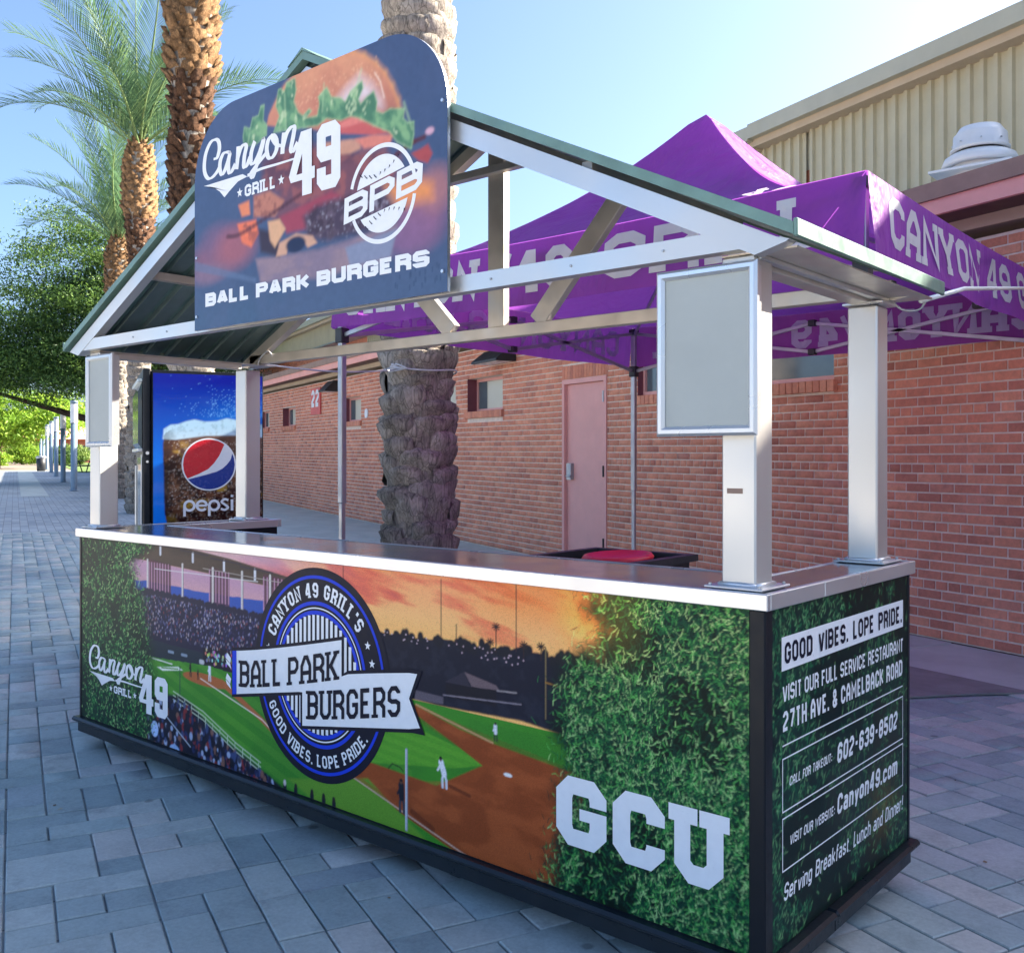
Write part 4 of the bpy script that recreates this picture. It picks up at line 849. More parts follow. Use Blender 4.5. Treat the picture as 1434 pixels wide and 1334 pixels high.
b.raw([W(s, p, z) for z in (.006, .016) for s, p in [(-1.78, -1.0), (-.2, -1.1), (-.2, -1.8), (-1.5, -1.82), (-1.62, -1.4)]], [tuple(range(5)), ] + [(k, (k + 1) % 5, 5 + (k + 1) % 5, 5 + k) for k in range(5)])
o = b.build('ground_mat', M['mat']); tag(o, 'thin brown-grey rubber mat lying between the paving and the concrete walkway', 'mat')

# ------------------------------------------------------------------ brick building
bld = empty('brick_building', W(0, 0))
bld_inv = Matrix.Translation(-Vector(bld.location))
tag(bld, 'long low red brick building with pink fascia and a ribbed beige upper storey', 'building')
class WB(MB):       # boxes given in wall coordinates (s, p, z)
    def wbox(s_, s0, p0, z0, s1, p1, z1, mi=0):
        o = bld.location
        v = [W(s, p, z) - o for z in (z0, z1) for p in (p0, p1) for s in (s1, s0)]
        return s_.raw(v, [(0, 2, 3, 1), (4, 5, 7, 6), (0, 1, 5, 4), (2, 6, 7, 3), (0, 4, 6, 2), (1, 3, 7, 5)], mi)
    def wface(s_, pts, mi=0): return s_.face([W(*q) - bld.location for q in pts], mi)
WT = 3.13; SE = 64.; SB = -9.
OPEN = [('door', 4.62, 5.72, 0, 2.45), ('win', .85, 2.15, 2.16, 2.66), ('win', 2.65, 3.95, 2.16, 2.66), ('win', 7.54, 8.82, 2.13, 2.66), ('win', 9.3, 10.6, 2.13, 2.66),
        ('win', 14.3, 15.62, 2.13, 2.66), ('win', 19.74, 21.1, 2.14, 2.64), ('win', 22.7, 24.0, 2.14, 2.64)]
ss = sorted({SB, SE} | {o[1] for o in OPEN} | {o[2] for o in OPEN}); zs = [0, 2.13, 2.14, 2.16, 2.45, 2.64, 2.66, WT]
b = WB()
for i in range(len(ss) - 1):
    for j in range(len(zs) - 1):
        cs, cz = (ss[i] + ss[i + 1]) / 2, (zs[j] + zs[j + 1]) / 2
        if any(a < cs < c and d < cz < e for _, a, c, d, e in OPEN): continue
        b.wface([(ss[i + 1], 0, zs[j]), (ss[i], 0, zs[j]), (ss[i], 0, zs[j + 1]), (ss[i + 1], 0, zs[j + 1])])
for _, a, c, d, e in OPEN:
    b.wface([(a, 0, d), (a, .3, d), (a, .3, e), (a, 0, e)]); b.wface([(c, 0, d), (c, .3, d), (c, .3, e), (c, 0, e)])
    b.wface([(a, 0, e), (c, 0, e), (c, .3, e), (a, .3, e)]); b.wface([(a, 0, d), (c, 0, d), (c, .3, d), (a, .3, d)])
b.wbox(SB, .3, 0, SE, .34, WT); b.wbox(SB, 0, 0, SB + .05, 30, WT); b.wbox(SE - .05, 0, 0, SE, 30, WT); b.wbox(SB, 29.9, 0, SE, 30, WT)
wall = b.build('wall', M['mortar'], bld, fix=False)
CH, CL = .0777, .232
bricks = []     # (s0, z0, len, h)
def clear(s0, s1, z0, z1):
    segs = [(s0, s1)]
    for _, a, c, d, e in [(0, o[1], o[2], o[3] - (.108 if o[0] == 'win' else 0), o[4] + (.19 if o[0] == 'door' else 0)) for o in OPEN]:
        if z1 > d + .01 and z0 < e - .01:
            n = []
            for x, y in segs:
                if y <= a or x >= c: n.append((x, y)); continue
                if x < a: n.append((x, a))
                if y > c: n.append((c, y))
            segs = n
    return [q for q in segs if q[1] - q[0] > .04]
g = .0064
for j in range(int(WT / CH)):
    z = .012 + j * CH; head = j % 6 == 5; L = CL / 2 if head else CL; off = (0 if j % 2 else CL / 2) + (CL / 4 if head else 0)
    for k in range(int((34 - SB) / L)):
        s0 = SB + off + k * L
        for x, y in clear(s0, s0 + L, z, z + CH): bricks.append((x, z, y - x, CH))
def brick_vf(L, h, d=.007):
    x0, x1, z0, z1 = -L / 2 + g, L / 2 - g, -h / 2 + g, h / 2 - g; c = .0025
    v = [(x0, 0, z0), (x1, 0, z0), (x1, 0, z1), (x0, 0, z1), (x0 + c, -d, z0 + c), (x1 - c, -d, z0 + c), (x1 - c, -d, z1 - c), (x0 + c, -d, z1 - c)]
    return v, [(4, 5, 6, 7), (0, 1, 5, 4), (1, 2, 6, 5), (2, 3, 7, 6), (3, 0, 4, 7)]
def vis(s, z):
    w = W(s, 0, z); q = pscore(w, 0)
    if q > 1e8: return q
    d = w - CAMP; px = d.dot(rgt) / q * 1365 + 717; py = 644 - d.z / q * 1365
    if 1090 < px < 1197 and py < 800: return q
    if px > 1258 or px < 1018 and 500 < py < 790 and px > 640: return q
    return q + 40
bo = sorted((vis(s + L / 2, z), i) for i, (s, z, L, h) in enumerate(bricks))
nb = {i for _, i in bo[:298]}; bc = {}; vs, fs, tn = [], [], []
RB = Matrix.Rotation(math.atan2(-WD.y, -WD.x), 4, 'Z')
for i, (s, z, L, h) in enumerate(bricks):
    v, f = brick_vf(L, h); m4 = Matrix.Translation(W(s + L / 2, -.0002, z + h / 2) - bld.location) @ RB @ Matrix.Rotation(.0105 if s > 0 else 0, 4, 'Y')
    m4 = m4 @ Matrix.Translation((0, random.uniform(-.0015, .001), 0))
    if i in nb:
        k = (round(L, 3), h)
        if k not in bc: q = MB(); q.raw(v, f); bc[k] = q.mesh('brick', M['brick'])
        o = inst('brick', bc[k], m4, wall)
    else:
        n = len(vs); vs += [tuple(m4 @ Vector(q)) for q in v]; fs += [tuple(a + n for a in q) for q in f]; tn += [min(1, max(0, random.gauss(.5, .25)))] * 8
o = npmesh('joined_bricks', np.array(vs), np.array(fs), M['brick_tone'], wall, tone=tn); tag(o, kind='stuff')
def rowlock(name, s0, s1, z0, z1, p0, n, parent):
    # a row of bricks standing side by side
    me = {}
    L = (s1 - s0) / n
    for k in range(n):
        q = MB(); v, f = brick_vf(L, z1 - z0, .0)
        c = W(s0 + (k + .5) * L, 0, (z0 + z1) / 2) - bld.location
        if 'm' not in me: q.bev(-L / 2 + .004, p0, -(z1 - z0) / 2, L / 2 - .004, .1, (z1 - z0) / 2, .004); me['m'] = q.mesh('brick', M['brick'])
        inst('brick', me['m'], Matrix.Translation(c) @ RB, parent)
for kind, a, c, d, e in OPEN:
    if kind == 'door':
        fr = WB(); t = .06
        fr.wbox(a, -.02, 0, a + t, .12, e); fr.wbox(c - t, -.02, 0, c, .12, e); fr.wbox(a + t, -.02, e - t, c - t, .12, e)
        df = fr.build('door_frame', M['pink'], bld)
        dr = WB(); dr.wbox(a + t + .004, .03, .012, c - t - .004, .075, e - t - .004); door = dr.build('door', M['pink'], bld)
        for z in (.34, 1.25, 2.19): h = WB(); h.wbox(a + .045, -.03, z - .07, a + .072, .03, z + .07); h.build('hinge', M['black'] if z < 2 else M['steel'], door)
        h = WB(); h.wbox(c - t - .17, -.02, 1.12, c - t - .06, .028, 1.34); hb = h.build('lock_plate', M['steel'], door)
        h = WB(); o_ = bld.location; h.tube([W(c - t - .11, .02, 1.17) - o_, W(c - t - .11, -.06, 1.17) - o_, W(c - t - .24, -.065, 1.17) - o_], .012, 8); h.build('handle', M['steel'], door, True)
        rowlock('lintel', a - .02, c + .02, e + .006, e + .185, -.008, 16, wall)
    else:
        w = WB(); t = .045; pf = .16 if a > 6 else .07
        w.wbox(a + .0, pf, d, a + t, pf + .06, e); w.wbox(c - t, pf, d, c, pf + .06, e); w.wbox(a + t, pf, e - t, c - t, pf + .06, e); w.wbox(a + t, pf, d, c - t, pf + .06, d + t)
        wf = w.build('window', M['pink'], bld)
        j = WB(); j.wbox(c - .006, -.004, d, c + .001, pf, e); j.build('jamb', M['maroon'], wf)
        gl = WB(); gl.wbox(a + t, pf + .03, d + t, c - t, pf + .036, e - t); gl.build('pane', M['blind'] if a > 6 else M['dark_glass'], wf)
        if a > 6: gl = WB(); gl.wbox(c - t - .3, pf + .022, d + t, c - t, pf + .028, e - t); gl.build('pane', M['dark_glass'], wf)
        rowlock('sill', a - .05, c + .05, d - .11, d - .004, -.055, int((c - a) / .08), wf)
# eaves: beige trim, soffit, fascia, coping, flat roof
b = WB(); b.wbox(SB, -.05, WT, SE, .3, WT + .09); b.build('eaves_trim', M['beige'], bld)
b = WB(); b.wbox(SB, -.36, WT + .09, SE, .3, WT + .11); b.build('soffit', M['soffit'], bld)
b = WB(); b.wbox(SB, -.40, WT + .08, SE, -.36, WT + .27); b.build('fascia', M['pink_fascia'], bld)
cp = WB()
for k in range(26): s0 = SB + k * 2.9; cp = WB(); cp.wbox(s0 + .004, -.43, WT + .272, min(SE, s0 + 2.896), .5, WT + .40); cp.build('coping', M['coping'], bld)
b = WB(); b.wbox(SB, .5, WT + .2, SE, 30, WT + .28); b.build('flat_roof', M['concrete'], bld)
# upper storey, set back 4 m
UP, UT = 4.0, 6.36
b = WB(); b.wbox(SB - 6, UP, WT, SE, 30, 5.62); up = b.build('upper_wall', M['brick_tone'], bld); 
n_ = len(up.data.vertices); a_ = up.data.attributes.new('tone', 'FLOAT', 'POINT'); a_.data.foreach_set('value', [.4] * n_)
# courses of the upper brickwork where it shows past the canopy
vs, fs, tn = [], [], []
for j in range(26):
    z = WT + .5 + j * CH
    for k in range(68):
        s0 = 28 + (k + (j % 2) * .5) * CL; v, f = brick_vf(CL, CH, .008); m4 = Matrix.Translation(W(s0, UP - .0005, z) - bld.location) @ RB @ Matrix.Rotation(.0105, 4, 'Y')
        n = len(vs); vs += [tuple(m4 @ Vector(q)) for q in v]; fs += [tuple(a + n for a in q) for q in f]; tn += [random.random() * .8] * 8
o = npmesh('joined_bricks', np.array(vs), np.array(fs), M['brick_tone'], up, tone=tn); tag(o, kind='stuff')
# ribbed cladding: trapezoid ribs
prof = [(0, 0), (.085, 0), (.10, -.045), (.155, -.045), (.17, 0), (.19, 0)]; pitch = .19
def rib_sheet(z0, z1, s0, s1, name, par):
    q = WB(); n = int((s1 - s0) / pitch); P = []
    for k in range(n):
        for a, d in prof[:-1]: P.append((s0 + k * pitch + a, UP - .06 + d))
    P.append((s0 + n * pitch, UP - .06))
    q.raw([W(s, p, z) - bld.location for z in (z0, z1) for s, p in P], [(i + 1, i, len(P) + i, len(P) + i + 1) for i in range(len(P) - 1)])
    return q.build(name, M['clad'], par, fix=False)
for k in range(7): rib_sheet(3.5 if k < 4 else 5.45, UT, SB - 6 + k * 10.15, SB - 6 + (k + 1) * 10.15 - .01, 'cladding_panel', bld)
b = WB(); b.wbox(SB - 6, UP - .02, 5.6, SE, 30, UT); b.build('upper_core', M['clad_trim'], bld)
for s0, s1, dz in ((SB - 6, 6.2, .03), (6.2, SE, 0)):
    b = WB(); b.wbox(s0, UP - .42, UT - .02 + dz, s1, 31, UT + .2 + dz); b.build('roof_edge', M['clad_trim'], bld)
    b = WB(); b.wbox(s0, UP - .30, UT - .13 + dz, s1, UP - .01, UT - .02 + dz); b.build('gutter', M['beige'], bld)
b = WB(); b.wbox(20, UP - .5, 5.30, SE, UP - .06, 5.36); b.build('ledge', M['steel'], bld)
# louvre high on the far end
b = WB()
for k in range(9): b.wbox(39.2, UP - .05, 4.3 + k * .1, 44.5, UP + .0, 4.36 + k * .1)
b.build('louvre', pm('rust_louvre', srgb(176, 96, 58), .6, 0, .08, 3), bld)
# things fixed to the wall
def wthing(name, label, cat, group=None):
    e = empty(name, W(0, 0)); return tag(e, label, cat, group)
for k, (s0, s1, z0, z1, lb) in enumerate(((7.08, 7.95, 2.82, 3.02, 'black wedge wall light between the pink door and the palm trunk'), (15.85, 16.4, 2.83, 3.08, 'black wedge wall light near the red number sign'))):
    e = wthing('wall_light', lb, 'light', 'wedge lights high on the brick wall')
    b = WB(); b.raw([W(s, p, z) - bld.location for s in (s0, s1) for p, z in ((-.012, z0), (-.012, z1), (-.12, z1), (-.34, z0 + .03), (-.34, z0))], [(0, 1, 2, 3, 4), (5, 9, 8, 7, 6)] + [(i, 5 + i, 5 + (i + 1) % 5, (i + 1) % 5) for i in range(5)])
    b.build('housing', M['plastic'], e)
    b = WB(); b.wbox(s0 + .05, -.30, z0 - .004, s1 - .05, -.05, z0 - .001); b.build('lens', M['lamp_white'], e)
e = wthing('number_sign', 'tall red sign with a white 22 high on the brick wall', 'sign')
b = WB(); b.wbox(17.3, -.045, 2.36, 18.12, -.012, 3.0); b.build('plate', pm('red_sign_paint', srgb(214, 96, 92), .5), e)
ik = Ink(); ik.text('22', .08, .18, .74, .42, .24); O = W(18.12, -.045, 2.36) - bld.location
ik.build('lettering', M['white_ink'], O, (-WD.x, -WD.y, 0), (0, 0, 1), (-WN.x, -WN.y, 0), e, .004)
e = wthing('wall_plaque', 'small white oval plaque on the bricks beside the far window', 'sign')
b = MB(); c = W(13.9, -.03, 2.27) - bld.location; v = []
for y in (0, .018): v += [tuple(c + Vector((-WD.x, -WD.y, 0)) * .1 * math.cos(t * math.pi / 8) + Vector((0, 0, .1)) * math.sin(t * math.pi / 8) + WN.to_3d() * y) for t in range(16)]
b.raw(v, [tuple(range(16)), tuple(range(16, 32))[::-1]] + [(k, 16 + k, 16 + (k + 1) % 16, (k + 1) % 16) for k in range(16)]); b.build('disc', M['white_ink'], e)
# roof ventilator
c = W(.5, 1.5, WT + .28); c = c - Vector((0, 0, .07)); e = empty('roof_ventilator', c); tag(e, 'white domed metal ventilator standing on the low roof', 'vent')
b = MB(); b.box(-.42, -.42, 0, .42, .42, .52); b.build('curb', M['white_metal'], e)
b = MB(); b.bev(-.36, -.36, .765, .36, .36, .79, .004); b.build('flashing', M['white_metal'], e)
b = MB(); b.lathe([(.26, .52), (.26, .90)], 20); b.build('neck', M['white_metal'], e, True)
b = MB(); b.lathe([(.27, .85), (.325, .84), (.335, .87), (.31, .93), (.25, .965), (.22, .97)], 32); b.build('skirt', M['white_metal'], e, True)
b = MB(); b.lathe([(.21, .965), (.21, 1.0)], 24); b.build('dark_gap', M['plastic'], e, True)
b = MB(); b.lathe([(.20, .995), (.255, .985), (.262, 1.01), (.24, 1.02), (.232, 1.14), (.215, 1.155), (.18, 1.21), (.08, 1.24), (.0, 1.24)], 32); b.build('cap', M['white_metal'], e, True)
for k_ in range(8): b = MB(); a_k = k_ * math.pi / 4 + .3; b.tube([(.225 * math.cos(a_k), .225 * math.sin(a_k), 1.06), (.246 * math.cos(a_k), .246 * math.sin(a_k), 1.06)], .008, 6); b.build('bolt', M['steel'], e)

# ------------------------------------------------------------------ the burger booth
XL, XR, D = -3.72, 0.0, 1.075
CT = 1.098; PZ0, PZ1 = .155, 1.056
booth = empty('concession_booth', (-1.86, .5, 0)); BO = Vector(booth.location)
tag(booth, 'metal burger booth with a wrapped counter, gable roof and big burger sign', 'food booth')
def bo(b, name, mats, parent=None, smooth=False):
    # vertices are given in place; parts hang from the booth's base
    b.v = [(p[0] - BO.x, p[1] - BO.y, p[2] - BO.z) for p in b.v]; return b.build(name, mats, parent or booth, smooth)
b = MB()
for x0, y0, x1, y1 in ((XL - .012, -.012, XR + .012, .43), (XL - .012, .43, XL + .20, D + .03), (XR - .20, .43, XR + .012, D)):
    b.bev(x0, y0, .075, x1, y1, .135, .004)
bo(b, 'plinth', M['plinth'])
b = MB(); b.bev(XL - .035, -.035, .128, XR + .035, .40, .152, .009); b.bev(XL - .035, .40, .128, XL + .19, D + .04, .152, .009); b.bev(XR - .19, .40, .128, XR + .035, D + .03, .152, .009); bo(b, 'plinth_lip', M['plinth'])
for x, y in ((XL + .13, .12), (XL + .13, .95), (-2.5, .12), (-1.2, .12), (XR - .12, .12), (XR - .12, .95)):
    b = MB(); b.tube([(x - .018, y, .036), (x + .018, y, .036)], .034, 14); c = bo(b, 'caster', M['black'])
    b = MB(); b.box(x - .026, y - .02, .03, x - .021, y + .02, .078); b.box(x + .021, y - .02, .03, x + .026, y + .02, .078); b.box(x - .026, y - .03, .072, x + .026, y + .03, .078); bo(b, 'fork', M['steel'], c)
# counter carcass
b = MB(); b.box(XL, 0, PZ0 - .01, XR, .36, PZ1); b.box(XL, .36, PZ0 - .01, XL + .155, D + .0, PZ1); b.box(XR - .165, .36, PZ0 - .01, XR, D, PZ1); bo(b, 'carcass', M['black'])
# corner posts and edge strips
b = MB(); b.bev(XR - .038, -.008, PZ0 - .003, XR + .008, .038, PZ1, .004); bo(b, 'corner_trim', M['black'])
b = MB(); b.bev(XL - .006, -.006, PZ0 - .003, XL + .014, .014, PZ1, .003); bo(b, 'corner_trim', M['black'])
b = MB(); b.bev(XR - .012, D - .012, PZ0 - .003, XR + .006, D + .006, PZ1, .003); bo(b, 'corner_trim', M['black'])
# front panel print
pf = paint_front(); O0 = (-BO.x, -BO.y, -BO.z)
b = MB(); b.box(XL + .014, -.0025, PZ0, XR - .038, -.0002, PZ1 - .001); fp = bo(b, 'front_panel', M['black'])
xs = np.concatenate([np.linspace(XL + .015, -2.2, 300, endpoint=False), np.linspace(-2.2, -.9, 330, endpoint=False), np.linspace(-.9, XR - .039, 290)])
pf.sheet('panel_print', M['print'], (-BO.x, -BO.y - .0026, -BO.z), (1, 0, 0), (0, 0, 1), (0, -1, 0), xs, np.linspace(PZ0 + .001, PZ1 - .002, 300), fp)
psd = paint_side()
b = MB(); b.box(XR + .0002, .038, PZ0, XR + .0025, D - .012, PZ1 - .001); sp_ = bo(b, 'side_panel', M['black'])
psd.sheet('panel_print', M['print'], (-BO.x + .0026, -BO.y, -BO.z), (0, 1, 0), (0, 0, 1), (1, 0, 0), np.linspace(.039, D - .013, 210), np.linspace(PZ0 + .001, PZ1 - .002, 310), sp_)
FO = (-BO.x, -BO.y - .0030, -BO.z); FV = dict(U=(1, 0, 0), V=(0, 0, 1), N=(0, -1, 0))
def front(ik, name, mat, lift=0, par=None, y=0): return ik.build(name, M[mat], (FO[0], FO[1] + y, FO[2]), FV['U'], FV['V'], FV['N'], par or fp, lift)
# GCU
ik = Ink()
def band(outer, inner, closed=False):
    ik.k += 1
    for i in range(len(outer) - (0 if closed else 1)): j = (i + 1) % len(outer); ik.q.append(([outer[i], outer[j], inner[j], inner[i]], ik.k % 7))
z0 = .296; z1 = .502; c = .044; t = .06; e = .004
def cee(x0, x1, zt, zb):
    band([(x1, zt), (x1, z1 - c), (x1 - c, z1), (x0 + c, z1), (x0, z1 - c), (x0, z0 + c), (x0 + c, z0), (x1 - c, z0), (x1, z0 + c), (x1, zb)],
         [(x1 - t, zt), (x1 - t, z1 - t - e), (x1 - t - e, z1 - t + .008), (x0 + t + e, z1 - t + .008), (x0 + t, z1 - t - e), (x0 + t, z0 + t + e), (x0 + t + e, z0 + t - .008), (x1 - t - e, z0 + t - .008), (x1 - t, z0 + t + e), (x1 - t, zb)])
cee(-.672, -.488, .425, .412); ik.k += 1; ik.poly([(-.585, .378), (-.488, .378), (-.488, .412), (-.585, .412)], ik.k % 7)
ik.mark(); cee(-.466, -.292, .425, .366)
ik.mark()
x0, x1 = -.262, -.112
band([(x0, z1), (x0, z0 + c), (x0 + c, z0), (x1 - c, z0), (x1, z0 + c), (x1, z1)], [(x0 + t - .01, z1), (x0 + t - .01, z0 + t + e), (x0 + t, z0 + t - .006), (x1 - t, z0 + t - .006), (x1 - t + .01, z0 + t + e), (x1 - t + .01, z1)])
for a, c_ in ((-.28, -.190), (-.184, -.094)): ik.k += 1; ik.poly([(a, z1 - .045), (c_, z1 - .045), (c_, z1), (a, z1)], ik.k % 7)
front(ik, 'lettering', 'white_ink')
# canyon grill logo: dark keyline then white
ik = canyon_logo(Ink(), .82, .742, -3.622, .275); front(ik, 'lettering', 'white_ink', .001)
# round badge
cx, cz, r = -1.812, .632, .403
def disc(r0, r1, mat, lift, name='badge_ring', n=96): ik = Ink(.0004); ik.k = 0; ik.ring(cx, cz, r0, r1, n=n); ik.q = [(q, 0) for q, _ in ik.q]; return front(ik, name, mat, lift)
disc(0, r, 'navy_ink', .0008, 'badge'); disc(.362, .374, 'blue_ink', .0014); disc(.262, .276, 'blue_ink', .0014); disc(.248, .253, 'white_ink', .0014); disc(.226, .241, 'blue_ink', .0014)
ik = Ink(.0004); rr = .225
for k in range(-8, 9):
    x = k * .0265; 
    if abs(x) < rr: zz = math.sqrt(rr * rr - x * x); ik.poly([(cx + x - .0075, cz - zz), (cx + x + .0075, cz - zz), (cx + x + .0075, cz + zz), (cx + x - .0075, cz + zz)], 0)
front(ik, 'badge_stripes', 'white_ink', .0016)
def arc(rad, up=True, a_mid=90):
    # letters follow the ring: x runs along the arc, z outward (or inward along the lower half)
    def f(x, z):
        if up: a = R(a_mid) - x / rad; return (cx + (rad + z) * math.cos(a), cz + (rad + z) * math.sin(a))
        a = R(a_mid) + x / rad; return (cx + (rad - z) * math.cos(a), cz + (rad - z) * math.sin(a))
    return f
ik = Ink(.0004); ik.text("CANYON 49 GRILL'S", -.30, 0, .30, .056, .18, serif=.004, fn=arc(.290, True, 98), gap=.35)
ik.text('GOOD VIBES. LOPE PRIDE.', -.36, 0, .36, .046, .18, serif=.003, fn=arc(.347, False, 266), gap=.35)
for a in (168, 27, 15, 4): ik.star(cx + .318 * math.cos(R(a)), cz + .318 * math.sin(R(a)), .017)
front(ik, 'lettering', 'white_ink', .0016)
# banner across the badge
for g_, mat, lift in ((.013, 'navy_ink', .0028), (0, 'white_ink', .0036)):
    ik = Ink(.0004); T1 = lambda x: .652 + .128 * ((x + 2.372) / .70) ** 1.15 + g_; B1 = lambda x: .472 + .082 * max(0, (x + 2.372) / .467) - g_
    xs_ = np.linspace(-2.372 - g_ * .5, -1.672 + g_, 12)
    for xa, xb in zip(xs_[:-1], xs_[1:]): f_ = lambda x: min(B1(max(x, -2.372)), .556 - g_); ik.poly([(xa, f_(xa)), (xb, f_(xb)), (xb, T1(max(xb, -2.372))), (xa, T1(max(xa, -2.372)))], 0)
    T2 = lambda x: .652 + .064 * (max(0, x + 1.672) / .40) ** .9 + g_; B2 = lambda x: .424 + .102 * ((x + 1.905) / .647) - g_
    xs_ = np.linspace(-1.905 - g_, -1.312 + g_, 12)
    for xa, xb in zip(xs_[:-1], xs_[1:]): ik.poly([(xa, B2(max(xa, -1.905))), (xb, B2(xb)), (xb, T2(xb) if xb > -1.68 else .64), (xa, T2(xa) if xa > -1.68 else .64)], 1)
    xr = -1.312 + g_; ik.poly([(xr, B2(xr)), (-1.258 + g_ * 1.8, .530 - g_ * 1.6), (xr, .622)], 1); ik.poly([(xr, .622), (-1.272 + g_ * 1.8, .712 + g_), (xr, T2(xr))], 1)
    front(ik, 'banner', mat, lift)
ik = Ink(.0004); ik.poly([(-2.372, .472), (-2.343, .477), (-2.343, .656), (-2.372, .652)], 0)
front(ik, 'banner_stripe', 'blue_ink', .0048)
for (cz_, s) in ((.615, 1), (.53, -1)):
    ik = Ink(.0004)
    for k in (0, 1): x = -2.385 - .018; ik.poly([(x - .02, cz_ + .03 * k), (x + .012, cz_ - .018 + .03 * k), (x + .02, cz_ + .004 + .03 * k), (x - .01, cz_ + .024 + .03 * k)] if k == 0 else [(x - .02, cz_ - .004), (x - .012, cz_ - .022), (x + .02, cz_ - .04), (x + .012, cz_ - .02)], k)
    front(ik, 'banner_tail', 'white_ink', .003)
ik = Ink(.0004); f1 = lambda x, z: (x, z + .118 * max(0, (x + 2.314) / .61) ** 1.2)
ik.text('BALL PARK', -2.318, .511, -1.692, .108, .15, serif=.009, fn=f1, gap=.20, space=.35)
front(ik, 'lettering', 'navy_ink', .0050)
ik = Ink(.0004); f2 = lambda x, z: (x, z + .098 * max(0, (x + 1.877) / .516) ** 1.1)
ik.text('BURGERS', -1.872, .454, -1.355, .108, .15, serif=.009, fn=f2, gap=.20)
front(ik, 'lettering', 'navy_ink', .0050)
# seams between print panels and small screws
for x in (): b = MB(); b.box(x - .0012, -.0034, PZ0, x + .0012, -.003, PZ1 - .002); bo(b, 'panel_seam', M['black'], fp)
# side panel lettering (u = y)
SU = dict(U=(0, 1, 0), V=(0, 0, 1), N=(1, 0, 0)); SO = (-BO.x + .0032, -BO.y, -BO.z)
def side(ik, name, mat, lift=0): return ik.build(name, M[mat], SO, SU['U'], SU['V'], SU['N'], sp_, lift)
ik = Ink(.0003); ik.poly([(.097, .883), (1.02, .883), (1.02, .973), (.097, .973)], 0); side(ik, 'headline_bar', 'white_ink')
ik = Ink(.0003); ik.text('GOOD VIBES. LOPE PRIDE.', .114, .900, 1.004, .056, .19, gap=.42, space=.9); side(ik, 'lettering', 'navy_ink', .001)
def line_(nm, f): 
    k_ = Ink(.0003); f(k_); side(k_, nm, 'white_ink', .0004)
line_('lettering', lambda k: k.text('VISIT OUR FULL SERVICE RESTAURANT', .102, .801, 1.019, .044, .17, gap=.30, space=.6))
line_('lettering', lambda k: k.text('27TH AVE. & CAMELBACK ROAD', .104, .722, 1.012, .053, .19, gap=.34, space=.6))
line_('rule', lambda k: k.strokes([[(.101, .685), (1.014, .685)]], .004))
for z0_, z1_ in ((.510, .650), (.353, .492)): line_('box_outline', lambda k: k.strokes([[(.102, z0_), (1.016, z0_), (1.016, z1_), (.102, z1_)]], .004, closed=True))
line_('lettering', lambda k: k.text('CALL FOR TAKEOUT:', .143, .570, .424, .025, .17, slant=.18, gap=.30, space=.6)); line_('lettering', lambda k: k.text('602-639-8502', .463, .554, .962, .058, .2, slant=.12, gap=.34))
line_('lettering', lambda k: k.text('VISIT OUR WEBSITE:', .145, .411, .444, .027, .17, slant=.18, gap=.30, space=.6)); line_('lettering', lambda k: k.text('Canyon49.com', .463, .404, .962, .058, .2, slant=.12, gap=.34))
line_('lettering', lambda k: k.text('Serving Breakfast, Lunch and Dinner!', .108, .272, 1.012, .046, .15, slant=.16, gap=.34, space=.7))
# countertop: polished top with aluminium edge
E_ = .02
b = MB()
for x0, y0, x1, y1 in ((XL - .0, .0, XR, .38), (XL - .0, .38, XL + .155, D), (XR - .165, .38, XR, D)): b.box(x0, y0, CT - .03, x1, y1, CT - .001)
bo(b, 'countertop', M['top'])
def edge(a, c, inset=0):
    q = MB(); q.bev(min(a[0], c[0]), min(a[1], c[1]), CT - .042, max(a[0], c[0]), max(a[1], c[1]), CT + .0015, .0025); return bo(q, 'counter_edge', M['trim'])
edge((XL - E_, -E_), (XR + E_, .0)); edge((XR, .0005), (XR + E_, .34)); edge((XR, .3415), (XR + E_, D + E_)); edge((XL - E_, .0005), (XL, D + E_)); edge((XR - .18, D), (XR - .0005, D + E_)); edge((XL + .0005, D), (XL + .17, D + E_))
edge((XL + .155, .3805), (XL + .17, D - .0005)); edge((XR - .18, .3805), (XR - .165, D - .0005)); edge((XL + .1705, .38), (XR - .1805, .395))
# posts
PW = .10; PT = 1.985
posts = [(XR - .045 - PW, .045), (XR - .045 - PW, D - .06 - PW), (XL + .0, .045), (XL + .0, .90)]
for i, (x, y) in enumerate(posts):
    b = MB(); b.bev(x, y, CT + .007, x + PW, y + PW, PT - (.0 if i in (0, 2) else .03), .005); po = bo(b, 'post', M['alu'])
    b = MB(); b.bev(max(x - .035, XL - .015), y - .035, CT + .0018, x + PW + .035, y + PW + .035, CT + .0085, .002)
    bo(b, 'base_plate', M['trim'], po)
    b = MB()
    for dx in (-.022, PW + .022):
        for dy in (-.022, PW + .022): b.lathe([(.0, .006), (.0045, .006), (.005, .0)], 8, (x + dx if x + dx > XL - .01 else XL - .004, y + dy, CT + .0085))
    bo(b, 'bolts', M['steel'], po)
    b = MB()
    pts_ = [(x - .004, y - .004), (x + PW + .004, y - .004), (x + PW + .004, y + PW + .004), (x - .004, y + PW + .004), (x - .004, y - .004)]
    for (xa, ya), (xb, yb) in zip(pts_[:-1], pts_[1:]): b.tube([(xa, ya, CT + .011), ((xa + xb) / 2, (ya + yb) / 2, CT + .012), (xb, yb, CT + .011)], .006, 6)
    bo(b, 'weld_bead', M['trim'], po, True)
# roof: gable, ridge runs front to back
AX, AZ = -1.887, 2.975; EL, ER, EZ = -3.85, .075, 2.018
sl_ = (AZ - EZ) / (ER - AX); Y0, Y1 = -.005, 1.12
def rz(x): return AZ - sl_ * abs(x - AX)
